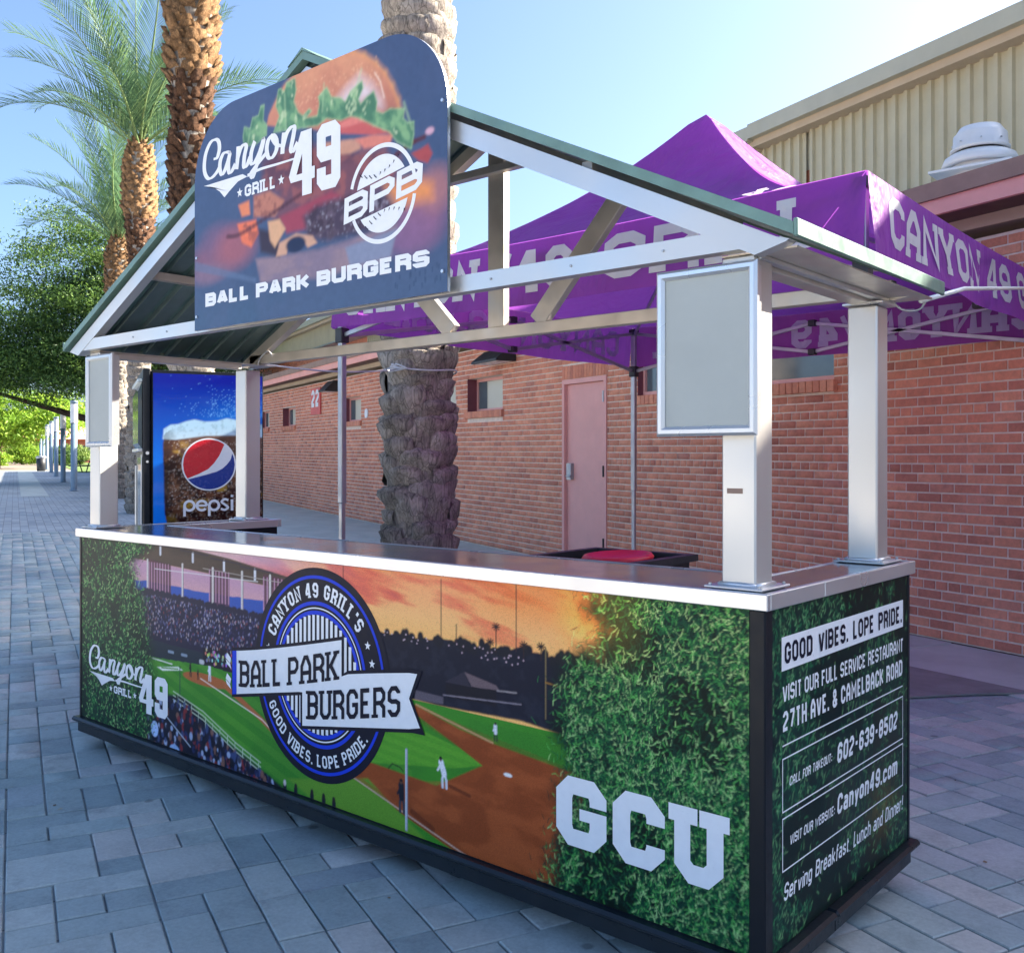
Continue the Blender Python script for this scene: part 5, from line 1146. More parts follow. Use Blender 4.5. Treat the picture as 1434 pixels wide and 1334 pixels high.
# front truss (pale) and back truss (browner, shade put into its metal colour)
def chord(x0, x1, y0, y1, z0, z1, name, mat): q = MB(); q.bev(x0, y0, z0, x1, y1, z1, .003); return bo(q, name, M[mat])
def rafter(side_, y0, y1, drop, h, name, mat, xe, xa=AX):
    # sloping member following the roof, from eave to apex
    q = MB(); sg = 1 if side_ > 0 else -1; X0 = xe; za = lambda x: rz(x) - drop
    pts = [(X0, za(X0)), (xa, za(xa)), (xa, za(xa) - h), (X0 - sg * h * .0, max(za(X0) - h, EZ - .072))]
    pts = [(X0, za(X0)), (xa, za(xa)), (xa, za(xa) - h), (X0 - sg * (h - (za(X0) - (EZ - .045))) / sl_ if False else X0 - sg * .09, za(X0 - sg * .09) - h)]
    v = [(p[0], y, p[1]) for y in (y0, y1) for p in pts]
    q.raw(v, [(0, 1, 2, 3), (4, 7, 6, 5)] + [(i, 4 + i, 4 + (i + 1) % 4, (i + 1) % 4) for i in range(4)]); return bo(q, name, M[mat])
b = MB(); v = [(x, y, z) for y in (0, .045) for x, z in ((EL + .03, 1.992), (-.0, 1.992), (ER - .02, 1.992), (ER - .005, 2.0), (-.10, 2.047), (EL + .135, 2.047), (EL + .02, 2.0))]
b.raw(v, [tuple(range(7)), tuple(range(7, 14))[::-1]] + [(i, (i + 1) % 7, 7 + (i + 1) % 7, 7 + i) for i in range(7)]); bo(b, 'bottom_chord', M['alu'])
rafter(1, -.002, .043, .028, .068, 'rafter', 'alu', ER - .01); rafter(-1, -.002, .043, .028, .068, 'rafter', 'alu', EL + .01)
chord(EL + .12, ER - .10, 1.0, 1.045, 1.995, 2.048, 'bottom_chord', 'truss')
rafter(1, 1.0, 1.045, .03, .06, 'rafter', 'truss', ER - .01); rafter(-1, 1.0, 1.045, .03, .06, 'rafter', 'truss', EL + .01)
def web(xa, za, xb, zb, w=.09, y=1.022, name='web'): q = MB(); q.beam((xa, y, za), (xb, y, zb), .04, w, up=(0, 1, 0) if 0 else (0, 0, 1), bev=.002) if abs(xa - xb) > .001 else q.bev(xa - w / 2, y - .02, za, xa + w / 2, y + .02, zb, .002); return bo(q, name, M['truss'])
web(-1.81, 2.048, -1.81, rz(-1.81) - .06, .095, 1.022, 'king_post'); web(-1.575, 2.05, -1.13, rz(-1.13) - .07, .085); web(-2.10, 2.05, -2.62, rz(-2.62) - .06, .085)
web(AX - .42, 2.755, AX + .42, 2.755, .036, .98, 'collar_tie')
for s_, x in ((1, -1.13), (-1, -2.62)): pass
# roof sheets with down-slope ribs
def roof_sheet(sg):
    xe = ER if sg > 0 else EL; n = 9; pr = []
    pit = (Y1 - Y0) / n
    for k in range(n):
        for a, d in ((0, 0), (.06, .022), (.26, .022), (.32, 0)): pr.append((Y0 + k * pit + a * pit * 1.2, d))
    pr.append((Y1, 0)); q = MB(); nx = math.hypot(1, sl_)
    P = []
    for x in (xe + sg * .012, AX): 
        for y, d in pr: P.append((x + sg * d * sl_ / nx, y, rz(x) + .002 + d / nx))
    m = len(pr); q.raw(P, [(i, i + 1, m + i + 1, m + i) for i in range(m - 1)]); return bo(q, 'roof_sheet', M['roof_under'])
roof_sheet(1); roof_sheet(-1)
def slope_bar(sg, y0, y1, d0, d1, mat, name, ext=.014):
    q = MB(); xe = (ER + ext) if sg > 0 else (EL - ext); v = [(x, y, rz(x) + d) for y in (y0, y1) for x, d in ((xe, d0), (AX, d0), (AX, d1), (xe, d1))]
    q.raw(v, [(0, 1, 2, 3), (4, 7, 6, 5)] + [(i, 4 + i, 4 + (i + 1) % 4, (i + 1) % 4) for i in range(4)]); return bo(q, name, M[mat])
for sg in (1, -1):
    slope_bar(sg, -.02, .012, -.006, .025, 'green_metal', 'rake_trim'); slope_bar(sg, Y1 - .01, Y1 + .022, -.006, .025, 'green_metal', 'rake_trim')
    slope_bar(sg, .0125, Y1 - .0105, .0245, .0248, 'green_metal', 'roof_skin', .014)
for sg in (1, -1):
    xe = ER + .014 if sg > 0 else EL - .014; q = MB(); q.bev(min(xe, xe + sg * .012), -.022, rz(xe) - .012, max(xe, xe + sg * .012), Y1 + .024, rz(xe) + .034, .003); bo(q, 'eave_trim', M['green_metal'])
q = MB(); v = [(x, y, z) for y in (-.024, Y1 + .026) for x, z in ((AX - .09, rz(AX - .09) + .028), (AX, AZ + .038), (AX + .09, rz(AX + .09) + .028), (AX, AZ + .026))]
q.raw(v, [(0, 1, 2, 3), (4, 7, 6, 5)] + [(i, 4 + i, 4 + (i + 1) % 4, (i + 1) % 4) for i in range(4)]); bo(q, 'ridge_cap', M['green_metal'])
for sg in (1, -1):
    for t in (.33, .66): x = AX + sg * t * 1.96; q = MB(); q.bev(x - .02, .045, rz(x) - .045, x + .02, 1.0, rz(x) - .006, .002); bo(q, 'purlin', M['truss'])
# header beams front to back over the posts, with the eave soffit
chord(XR - .125, XR - .065, .145, D - .16, 1.960, 1.986, 'header_beam', 'truss'); chord(XL + .03, XL + .09, .145, D - .19, 1.955, 1.986, 'header_beam', 'truss')
for xa, xb in ((XR - .145, ER - .005), (EL + .01, XL + .10)):
    q = MB(); q.box(xa, .046, 1.9862, xb, Y1 - .01, 1.9905); bo(q, 'eave_soffit', M['truss'])
q = MB(); q.bev(-.06, .06, 1.972, -.035, 1.06, 1.9855, .002); bo(q, 'conduit', M['alu'])
q = MB(); q.bev(XR - .155, D - .18, 1.958, XR - .02, D - .045, 1.966, .001); bo(q, 'cap_plate', M['trim'])
# sign board
SX0, SX1, SZ0, SZ1 = -2.603, -1.094, 1.992, 2.905; RC = .30
def sedge(z):
    if z <= SZ1 - RC: return SX0, SX1
    k = RC - math.sqrt(max(0, RC * RC - (z - (SZ1 - RC)) ** 2)); return SX0 + k, SX1 - k
out = [(SX0, SZ0), (SX1, SZ0)] + [(SX1 - RC + RC * math.cos(t), SZ1 - RC + RC * math.sin(t)) for t in np.linspace(0, math.pi / 2, 16)] + [(SX0 + RC - RC * math.sin(t), SZ1 - RC + RC * math.cos(t)) for t in np.linspace(0, math.pi / 2, 16)]
n = len(out); q = MB(); q.raw([(x, y, z) for y in (-.04, -.028) for x, z in out], [tuple(range(n)), tuple(range(n, 2 * n))[::-1]] + [(i, n + i, n + (i + 1) % n, (i + 1) % n) for i in range(n)])
sign = bo(q, 'sign_board', M['trim']); ps = paint_sign()
zz = np.concatenate([np.linspace(SZ0, SZ1 - RC, 150, endpoint=False), SZ1 - RC + RC * np.sin(np.linspace(0, math.pi / 2, 80))])
ps.sheet('sign_print', M['sign_print'], (-BO.x, -BO.y - .0405, -BO.z), (1, 0, 0), (0, 0, 1), (0, -1, 0), np.linspace(SX0, SX1, 330), zz, sign, edge=sedge)
for x in (SX0 - .0, SX1): pass
def signink(ik, name, mat, lift=0): return ik.build(name, M[mat], (-BO.x, -BO.y - .0412, -BO.z), (1, 0, 0), (0, 0, 1), (0, -1, 0), sign, lift)
signink(canyon_logo(Ink(.0004), 1, 1, -2.536, 2.437), 'lettering', 'white_ink')
ik = Ink(.0004); ik.text('BALL PARK BURGERS', -2.52 / 1.55, 2.086, -1.176 / 1.55, .056, .29, gap=.14, space=.5, ch=(.16, .14), flatA=True, fn=lambda x, z: (x * 1.55, z)); signink(ik, 'lettering', 'white_ink'); ik = Ink(.0004)
bx, bz = -1.412, 2.368
def tilt(x, z, a=R(9)): return (bx + (x * math.cos(a) - z * math.sin(a)), bz + (x * math.sin(a) + z * math.cos(a)))
ik.ring(bx, bz, .158, .174, 10, 165); ik.ring(bx, bz, .158, .174, 205, 350)
def seg_disc(z0_, up):
    rr_ = .135; P = []
    a0 = math.asin(z0_ / rr_)
    for k in range(25): a = a0 + (math.pi - 2 * a0) * k / 24; P.append((rr_ * math.cos(a), rr_ * math.sin(a)))
    if not up: P = [(x, -z) for x, z in P]
    ik.k += 1; ik.poly([tilt(*p) for p in (P if up else P[::-1])], ik.k % 7)
seg_disc(.052, True); seg_disc(.056, False)
fb = lambda x, z: tilt(x + .22 * z, z)
ik.text('BPB', -.205 / 1.3, -.045, .205 / 1.3, .092, .215, fn=lambda x, z: fb(x * 1.3, z), gap=.2, ch=(.2, .16))
signink(ik, 'emblem', 'white_ink')
ik = Ink(.0004)
for sg in (1, -1):
    for k in range(9):
        x = -.095 + k * .024; z = sg * (.068 + .030 * ((x / .1) ** 2)); ik.strokes([[tilt(x - .006 * (1 if x < 0 else -1), z + .009), tilt(x, z), tilt(x + .007, z + .007 * (1 if x > 0 else -1))]], .0035)
signink(ik, 'stitching', 'navy_ink', .0012)
for x, z in ((SX0 + .02, 2.30), (SX1 - .02, 2.62), (SX1 - .02, 2.06), (SX0 + .02, 2.05)): q = MB(); q.tube([(x, -.0405, z), (x, -.047, z)], .006, 10); bo(q, 'rivet', M['trim'], sign)
# snap frames for posters on the front posts
for x0, wf_ in ((-.322, .304), (XL + .05, .265)):
    x1 = x0 + wf_; z0, z1 = 1.506, 1.961; q = MB(); q.box(x0 + .01, .012, z0 + .01, x1 - .01, .044, z1 - .01); fr = bo(q, 'poster_frame', M['trim']); t = .026
    q = MB(); q.box(x0 + t - .003, .006, z0 + t - .003, x1 - t + .003, .0118, z1 - t + .003); bo(q, 'display_panel', M['bag'], fr)
    for P in (((x0, z0), (x1, z0)), ((x1, z0), (x1, z1)), ((x1, z1), (x0, z1)), ((x0, z1), (x0, z0))):
        (xa, za), (xb, zb) = P; dx, dz = (xb - xa), (zb - za); L = math.hypot(dx, dz); ux, uz = dx / L, dz / L; nx_, nz_ = -uz, ux
        v = []
        for d, y in ((0, .012), (0, .002), (t * .3, -.006), (t * .7, -.006), (t, .002), (t, .006)):
            v += [(xa + ux * d + nx_ * d, y, za + uz * d + nz_ * d), (xb - ux * d + nx_ * d, y, zb - uz * d + nz_ * d)]
        q = MB(); q.raw(v, [(2 * i, 2 * i + 1, 2 * i + 3, 2 * i + 2) for i in range(5)]); bo(q, 'frame_bar', M['trim'], fr, False)
# small hardware: chord labels, screws
for x in (-.3, -.62, -.94, -3.2, -2.9): q = MB(); q.tube([(x, 0, 2.02), (x, -.004, 2.02)], .004, 8); bo(q, 'screw', M['steel'])
q = MB(); q.box(-.128, .0442, 1.352, -.082, .0448, 1.366); bo(q, 'label', M['coping'])
# hanging wire at the back left corner
q = MB(); q.tube(smooth_line([(-3.50, .998, 2.03), (-3.53, .985, 2.06), (-3.60, .98, 2.02), (-3.62, .985, 1.98)], 5), .004, 6); bo(q, 'wire', M['rope'], None, True)
q = MB(); q.tube(smooth_line([(-.06, 1.08, 2.0), (-.03, 1.10, 1.96), (.02, 1.12, 1.955), (.04, 1.13, 1.98)], 5), .004, 6); bo(q, 'wire', M['steel'], None, True)

# ------------------------------------------------------------------ canopy tent: 3.6 m square behind the booth
TX0, TX1, TY0, TY1 = -4.05, -.45, 1.90, 5.50; TE, TV, TA = 2.70, 2.33, 3.87
tent = empty('canopy_tent', (-2.25, 3.7, 0)); TO = Vector(tent.location)
tag(tent, 'purple pop-up canopy tent with white block lettering on its valance', 'canopy tent')
def to(b, name, mats, parent=None, smooth=False, fix=True):
    b.v = [(p[0] - TO.x, p[1] - TO.y, p[2]) for p in b.v]; return b.build(name, mats, parent or tent, smooth, fix)
cxm, cym = (TX0 + TX1) / 2, (TY0 + TY1) / 2
cor = [(TX0, TY0), (TX1, TY0), (TX1, TY1), (TX0, TY1)]
for k in range(4):
    a, c = cor[k], cor[(k + 1) % 4]; q = MB(); n = 20; P = []
    for i in range(n + 1):
        t = i / n
        for j in range(n + 1):
            u = j / n; x = a[0] + (c[0] - a[0]) * u; y = a[1] + (c[1] - a[1]) * u
            hgt = t ** 1.8 - .03 * math.sin(math.pi * t) * math.sin(math.pi * u)
            if t > .95: hgt -= (t - .95) ** 2 * 10
            wob = .028 * mnoise.noise(Vector((x * 1.3 + k * 7, y * 1.3, t * 4)))
            P.append((x + (cxm - x) * t, y + (cym - y) * t, TE + (TA - TE) * hgt + wob * math.sin(math.pi * t) - (.03 * math.sin(math.pi * u) * (1 - t))))
    q.raw(P, [(i * (n + 1) + j, i * (n + 1) + j + 1, (i + 1) * (n + 1) + j + 1, (i + 1) * (n + 1) + j) for i in range(n) for j in range(n)])
    to(q, 'canopy_panel', M['purple'], None, True)
def vz(u, t):   # valance drape: z and outward ripple
    z = TE - (TE - TV) * t - .03 * math.sin(math.pi * u) * (1 - t * .4)
    return z, .018 * math.sin(u * 19 + t * 2) * t + .02 * t
outn = [(0, -1), (1, 0), (0, 1), (-1, 0)]
def vpt(k, u, t, off=0):
    a, c = cor[k], cor[(k + 1) % 4]; z, d = vz(u, t); N = outn[k]; d += off + .004; return (a[0] + (c[0] - a[0]) * u + N[0] * d, a[1] + (c[1] - a[1]) * u + N[1] * d, z)
for k in range(4):
    q = MB(); n, m = 60, 8
    q.raw([vpt(k, i / n, j / m) for i in range(n + 1) for j in range(m + 1)], [(i * (m + 1) + j, (i + 1) * (m + 1) + j, (i + 1) * (m + 1) + j + 1, i * (m + 1) + j + 1) for i in range(n) for j in range(m)])
    va = to(q, 'valance', M['purple'], None, True)
    W3 = 3.6
    for inside in (0, 1):
        ik = Ink(0); 
        if k in (0, 2): ik.text('CANYON', .12, -.30, 1.32, .245, .24, serif=.014, gap=.16); ik.strokes([[(1.46, -.30), (1.56, -.055)]], .04); ik.text('49', 1.60, -.30, 2.00, .245, .24, serif=.014, gap=.2); ik.text('GRILL', 2.22, -.30, 3.42, .245, .24, serif=.018, gap=.3)
        else: ik.text('CANYON 49 GRILL', .22, -.29, 3.40, .235, .22, serif=.012, gap=.24, space=.6)
        q = MB()
        def cut(P):    # split quads along the length so that print follows the folds
            xs_ = [p[0] for p in P]; L = max(xs_) - min(xs_); return L
        for nm_, qs_ in ik.groups('lettering'):
            q = MB()
            for pts, ly in qs_:
                o_ = (.0025 + ly * .0003) * (-1 if inside else 1) - (.004 if inside else 0)
                q.face([vpt(k, p[0] / W3, min(1, max(0, -p[1] / (TE - TV))), o_) for p in pts])
            to(q, 'lettering', M['tent_faded'] if inside else M['tent_white'], va, False, False)
# script on the front roof panel
ik = canyon_logo(Ink(0), .95, .8, -1.95, 0); q = MB()
for pts, ly in ik.q:
    P = []
    for p in pts:
        u = (p[0] - 0 - TX0) / 3.6; t = .03 + p[1] * .36; x = p[0] + .35; uu = (x - TX0) / 3.6
        hgt = t ** 1.8 - .03 * math.sin(math.pi * t) * math.sin(math.pi * uu)
        P.append((x + (cxm - x) * t, TY0 + (cym - TY0) * t, TE + (TA - TE) * hgt + .02 + ly * .0006 - (.03 * math.sin(math.pi * uu) * (1 - t))))
    q.face(P)
to(q, 'lettering', M['tent_white'], None, False, False)
for (x, y) in cor:
    sx = .03 if x == TX0 else -.03; sy = .03 if y == TY0 else -.03; x += sx; y += sy; s_, p_ = sp(x, y); g0 = gz(s_)
    q = MB(); q.bev(x - .022, y - .022, 1.15, x + .022, y + .022, TE - .03, .004); lg = to(q, 'leg', M['steel'])
    q = MB(); q.bev(x - .017, y - .017, g0 + .01, x + .017, y + .017, 1.149, .003); to(q, 'inner_leg', M['steel'], lg)
    q = MB(); q.bev(x - .06, y - .06, g0 - .004, x + .06, y + .06, g0 + .01, .002); to(q, 'foot_plate', M['steel'], lg)
    q = MB(); q.bev(x - .035, y - .035, TV - .10, x + .035, y + .035, TV + .0, .005); to(q, 'slider', M['plastic'], lg)
    q = MB(); q.bev(x - .035, y - .035, TE - .07, x + .035, y + .035, TE - .02, .005); to(q, 'top_bracket', M['plastic'], lg)
ins = [(TX0 + .03, TY0 + .03), (TX1 - .03, TY0 + .03), (TX1 - .03, TY1 - .03), (TX0 + .03, TY1 - .03)]
for k in range(4):
    a, c = Vector((*ins[k], 0)), Vector((*ins[(k + 1) % 4], 0)); mid = (a + c) / 2; hi, lo = TE - .06, TV - .05
    for p, r_ in ((a, mid), (c, mid)):
        for z0, z1 in ((hi, lo + .06), (lo, hi - .06)):
            q = MB(); q.beam((p.x, p.y, z0), (r_.x, r_.y, z1), .016, .03, bev=.002); to(q, 'truss_bar', M['steel'])
    for z in (hi - .06, lo + .06): q = MB(); q.bev(mid.x - .03, mid.y - .03, z - .025, mid.x + .03, mid.y + .03, z + .025, .004); to(q, 'joint', M['plastic'])
for (x, y) in ins:
    q = MB(); q.beam((x, y, TE - .08), (cxm, cym, TA - .55), .02, .03, bev=.002); to(q, 'truss_bar', M['steel'])
q = MB(); q.tube([(cxm, cym, TA - .75), (cxm, cym, TA - .06)], .022, 12); to(q, 'centre_pole', M['steel'])

# ------------------------------------------------------------------ drinks machine
vx = Vector((.431, .902)).normalized(); vn = Vector((-.902, .431)).normalized()      # vx: along the printed side; vn: along the front, away from us
vm = empty('vending_machine', (-5.196, 1.203, 0)); vg = gz(sp(-5.2, 1.6)[0])
vm.rotation_euler = (0, 0, math.atan2(vx.y, vx.x))
tag(vm, 'tall blue cola vending machine with a fizzy glass and round logo on its side', 'vending machine')
H = 2.07; Wd, Dp = .87, .765           # local x: depth 0..Dp, local y: 0..Wd away from camera
def vb(name, mat, x0, y0, z0, x1, y1, z1, bv=.004, par=None): q = MB(); q.bev(x0, y0, z0, x1, y1, z1, bv); return q.build(name, M[mat], par or vm)
body = vb('cabinet', 'black', 0, .003, .04, Dp, Wd, H); vb('door', 'black', -.056, .0, .05, -.006, Wd, H + .01, .008)
pc = paint_cola(); side_p = vb('side_panel', 'black', .008, -.004, .10, Dp - .005, .0028, H - .02, .001)
pc.sheet('panel_print', M['gloss_print'], (0, -.0042, 0), (1, 0, 0), (0, 0, 1), (0, -1, 0), np.linspace(.010, Dp - .008, 180), np.linspace(.102, H - .022, 320), side_p)
lx, lz, lr = .445 + .13, 1.185, .222
def vink(ik, name, mat, lift=0, m=None): return ik.build(name, m or M[mat], (0, -.0052, 0), (1, 0, 0), (0, 0, 1), (0, -1, 0), side_p, lift)
lx = .385; lz = 1.41; lr = .187
ik = Ink(.0004); ik.ring(lx, lz, 0, lr, n=64); ik.q = [(q, 0) for q, _ in ik.q]; vink(ik, 'logo_disc', 'white_ink')
def wave(fn_lo, fn_hi, mat, lift):
    ik = Ink(.0004); rr_ = lr * .945; N = 60
    xs_ = np.linspace(-rr_, rr_, N)
    for i in range(N - 1):
        q = []
        for x in (xs_[i], xs_[i + 1]):
            c = math.sqrt(max(0, rr_ * rr_ - x * x)); lo = min(c, max(-c, fn_lo(x / rr_) * rr_)); hi = min(c, max(-c, fn_hi(x / rr_) * rr_)); q += [(lx + x, lz + lo), (lx + x, max(lz + hi, lz + lo))]
        ik.poly([q[0], q[2], q[3], q[1]], 0)
    vink(ik, 'logo_wave', None, lift, mat)
redm = pm('logo_red', srgb(206, 24, 44), .25, 0, .04); blum = pm('logo_blue', srgb(12, 50, 140), .25, 0, .04)
wave(lambda x: float(np.interp(x, [-1, -.76, -.4, -.04, .2, .4, .57, .62], [-.62, -.53, -.38, -.19, .06, .36, .75, 1.2])) if x < .62 else 9, lambda x: 9, redm, .0008)
wave(lambda x: -9, lambda x: float(np.interp(x, [-1, -.73, -.4, -.04, .3, .52, .7, .85, .9, 1], [-.62, -.58, -.49, -.39, -.29, -.17, -.0, .2, .45, .8])), blum, .0008)
ik = Ink(.0004)      # rounded lowercase wordmark
bw = .024; px = .215; pz = 1.085; cr_ = .033
def ring_(cx_, a0, a1): ik.ring(cx_, pz + cr_, cr_ - bw / 2, cr_ + bw / 2, a0, a1, 28)
bw = .018
ring_(px + .036, 0, 360); ik.strokes([[(px + .036 - cr_, pz + cr_), (px + .036 - cr_, pz - .042)]], bw)
ex = px + .120; ring_(ex, 0, 320); ik.strokes([[(ex - cr_, pz + cr_), (ex + cr_, pz + cr_)]], bw * .8)
p2 = px + .204; ring_(p2, 0, 360); ik.strokes([[(p2 - cr_, pz + cr_), (p2 - cr_, pz - .042)]], bw)
s0 = px + .278; ik.strokes([smooth_line([(s0 + .024, pz + .068), (s0, pz + .076), (s0 - .022, pz + .058), (s0, pz + .038), (s0 + .022, pz + .017), (s0, pz), (s0 - .027, pz + .008)], 5)], bw * .9)
ik.strokes([[(px + .328, pz - .006), (px + .328, pz + .074)], [(px + .328, pz + .09), (px + .328, pz + .106)]], bw)
vink(ik, 'lettering', 'white_ink', .0012)
# front: slanted header window, tall glass, coin lock, delivery flap
q = MB(); q.raw([(-.060, .06, 1.52), (-.060, Wd - .06, 1.52), (-.086, Wd - .06, 1.56), (-.086, .06, 1.56), (-.086, .06, 1.92), (-.086, Wd - .06, 1.92), (-.060, Wd - .06, 1.99), (-.060, .06, 1.99)], [(0, 1, 2, 3), (3, 2, 5, 4), (4, 5, 6, 7), (0, 3, 4, 7), (1, 6, 5, 2)]); q.build('header_window', M['dark_glass'], vm)
for z0, z1 in ((1.50, 1.525), (1.985, 2.01)): vb('chrome_bar', 'trim', -.090, .03, z0, -.056, Wd - .03, z1)
vb('glass_panel', 'dark_glass', -.064, .05, .55, -.058, Wd - .25, 1.46, .001); vb('chrome_bar', 'trim', -.068, .03, .5, -.060, .048, 1.48, .001)
vb('coin_panel', 'steel', -.071, Wd - .22, .9, -.058, Wd - .06, 1.4, .002); vb('delivery_flap', 'steel', -.068, .1, .22, -.058, Wd - .28, .42, .002)
q = MB(); q.tube([(-.028, -.0, 1.49), (-.028, -.012, 1.49)], .012, 12); q.tube([(-.028, -.0, 1.43), (-.028, -.01, 1.43)], .009, 10); q.build('lock', M['trim'], vm)
for x in (0.05, Dp - .05):
    for y in (.06, Wd - .06): q = MB(); q.lathe([(.0, vg - .0), (.025, vg - .0), (.025, .045), (0, .045)], 12, (x, y, 0)); q.build('foot', M['steel'], vm)

# ------------------------------------------------------------------ bins behind the counter
tub = empty('utility_tub', (-1.40, 1.33, 0)); tag(tub, 'large black plastic tub cart standing behind the counter, holding a red lid', 'tub')
def rim(q, x0, y0, x1, y1, z0, z1, t):
    q.box(x0, y0, z0, x1, y0 + t, z1); q.box(x0, y1 - t, z0, x1, y1, z1); q.box(x0, y0 + t, z0, x0 + t, y1 - t, z1); q.box(x1 - t, y0 + t, z0, x1, y1 - t, z1)
hx, hy = .26, .25; tz = 1.012; gt = gz(sp(-1.36, 1.36)[0])
q = MB(); v = []
for z, kx, ky in ((.16, .82, .80), (tz - .02, 1, 1)): v += [(-hx * kx, -hy * ky, z), (hx * kx, -hy * ky, z), (hx * kx, hy * ky, z), (-hx * kx, hy * ky, z)]
for z, kx, ky in ((tz - .02, .955, .94), (.19, .78, .76)): v += [(-hx * kx, -hy * ky, z), (hx * kx, -hy * ky, z), (hx * kx, hy * ky, z), (-hx * kx, hy * ky, z)]
f = [(0, 3, 2, 1)] + [(a * 4 + k, a * 4 + (k + 1) % 4, (a + 1) * 4 + (k + 1) % 4, (a + 1) * 4 + k) for a in range(3) for k in range(4)] + [(12, 13, 14, 15)]
q.raw(v, f); q.build('body', M['plastic'], tub)
q = MB(); rim(q, -hx - .025, -hy - .025, hx + .03, hy + .025, tz - .03, tz, .045); q.build('rim', M['plastic'], tub)
q = MB()
for k in range(7): q.box(-hx + .08 + k * .1, -hy - .012, .45, -hx + .10 + k * .1, -hy + .03, tz - .04)
q.build('ribs', M['plastic'], tub)
for x in (-.25, .25):
    for y in (-.18, .18): q = MB(); q.tube([(x, y - .02, gt + .07), (x, y + .02, gt + .07)], .07, 14); q.build('caster', M['steel'], tub)
lid = MB(); lid.lathe([(0, 0), (.13, .004), (.155, .0), (.165, .02), (.155, .034), (.14, .036), (.12, .018), (0, .014)], 32); lo = lid.build('red_lid', M['red'], None, True); lo.location = (-1.37, 1.34, tz - .03); lo.rotation_euler = (R(3), R(-1), 0)
tag(lo, 'round red plastic lid lying in the black tub', 'lid')
tray = MB(); tray.box(-.19, -.17, 0, .19, .17, .02); ty = tray.build('tub_board', M['black']); ty.location = (-1.38, 1.34, tz - .06)
tag(ty, 'black board under the red lid inside the tub', 'board')

# ------------------------------------------------------------------ lines and cords
def catenary(a, c, sag, n=24): a, c = Vector(a), Vector(c); return [a.lerp(c, i / n) - Vector((0, 0, sag * math.sin(math.pi * i / n))) for i in range(n + 1)]
q = MB(); q.tube(catenary((-3.66, 1.03, 2.0), (-4.60, 2.945, 2.155), .03), .006, 6)
q.tube([(-4.6 + .31 * math.cos(t) - .05, 3.254 + .31 * math.sin(t), 2.16 + .01 * math.sin(3 * t)) for t in np.linspace(-1.7, 4.5, 26)], .007, 6)
for k in range(5): q.tube(smooth_line([(-4.60, 2.93, 2.16), (-4.60 + .05 * math.sin(k * 2), 2.91, 2.17 + .03 * math.cos(k * 1.7)), (-4.52 + .02 * k, 2.93, 2.155)], 4), .007, 5)
o = q.build('tie_rope', M['rope'], None, True); tag(o, 'thin pale rope tied from the booth roof to the palm trunk', 'rope')
q = MB(); q.tube([(.03, 1.12, 1.985), (-.05, 1.9, 2.14), (-.42, 5.45, 2.66)], .009, 8); q.tube([(.025, 1.2, 2.0), (.025, 1.2, 2.001)], .02, 8)
o = q.build('tie_pole', M['white_metal'], None, True); tag(o, 'thin white tie line from the booth roof corner to the canopy frame', 'cord')

# ------------------------------------------------------------------ palms
def frond_mesh(elev, L, seed, droop):
    r = random.Random(seed); n = 26; pts = []; a = R(elev); p = Vector((0, 0, 0)); ds = L / n
    for i in range(n + 1):
        pts.append(p.copy()); p = p + Vector((math.cos(a), 0, math.sin(a))) * ds; a -= R(droop) / n * (.35 + 1.3 * i / n)
    V, F, T = [], [], []
    for i in range(n):    # rachis: a thin three-sided stalk
        for q in (0, 1):
            w = .028 * (1 - (i + q) / (n + 1)) + .004; c = pts[i + q]; V += [(c.x, c.y - w, c.z), (c.x, c.y + w, c.z), (c.x, c.y, c.z - w * .8)]
        b = len(V) - 6; F += [(b, b + 1, b + 4, b + 3), (b + 1, b + 2, b + 5, b + 4), (b + 2, b, b + 3, b + 5)]; T += [.85] * 6
    m = 58
    for k in range(m):
        t = .10 + .9 * k / m; i = min(n - 1, int(t * n)); f = t * n - i; c = pts[i].lerp(pts[i + 1], min(1, f)); d = (pts[i + 1] - pts[i]).normalized()
        up = Vector((-d.z, 0, d.x)); ln = (.74 * math.sin(math.pi * min(1, .12 + t * .80)) ** .7 + .06) * r.uniform(.85, 1.1)
        for s in (-1, 1):
            side = Vector((0, s, 0)); dr = (d * (.75 + .5 * t) + side * .80 + up * r.uniform(.15, .5)).normalized(); w = .017
            e = c + dr * ln - Vector((0, 0, .08 * ln)); mid = c + dr * ln * .5; wv = d * w
            b = len(V); V += [tuple(c - wv * .6), tuple(c + wv * .6), tuple(mid + wv), tuple(e), tuple(e), tuple(mid - wv)]
            F += [(b, b + 1, b + 2, b + 5), (b + 5, b + 2, b + 3, b + 4)]; tt = r.uniform(.0, .7); T += [tt] * 6
    o = npmesh('frond', np.array(V), np.array(F), M['frond'], tone=T); me = o.data; bpy.data.objects.remove(o); return me
FR = [(87, 3.7, 14), (79, 3.7, 26), (71, 3.6, 40), (61, 3.5, 54), (50, 3.3, 66), (36, 2.9, 70)]
FM = [frond_mesh(e, L, 10 + i, dr) for i, (e, L, dr) in enumerate(FR)]
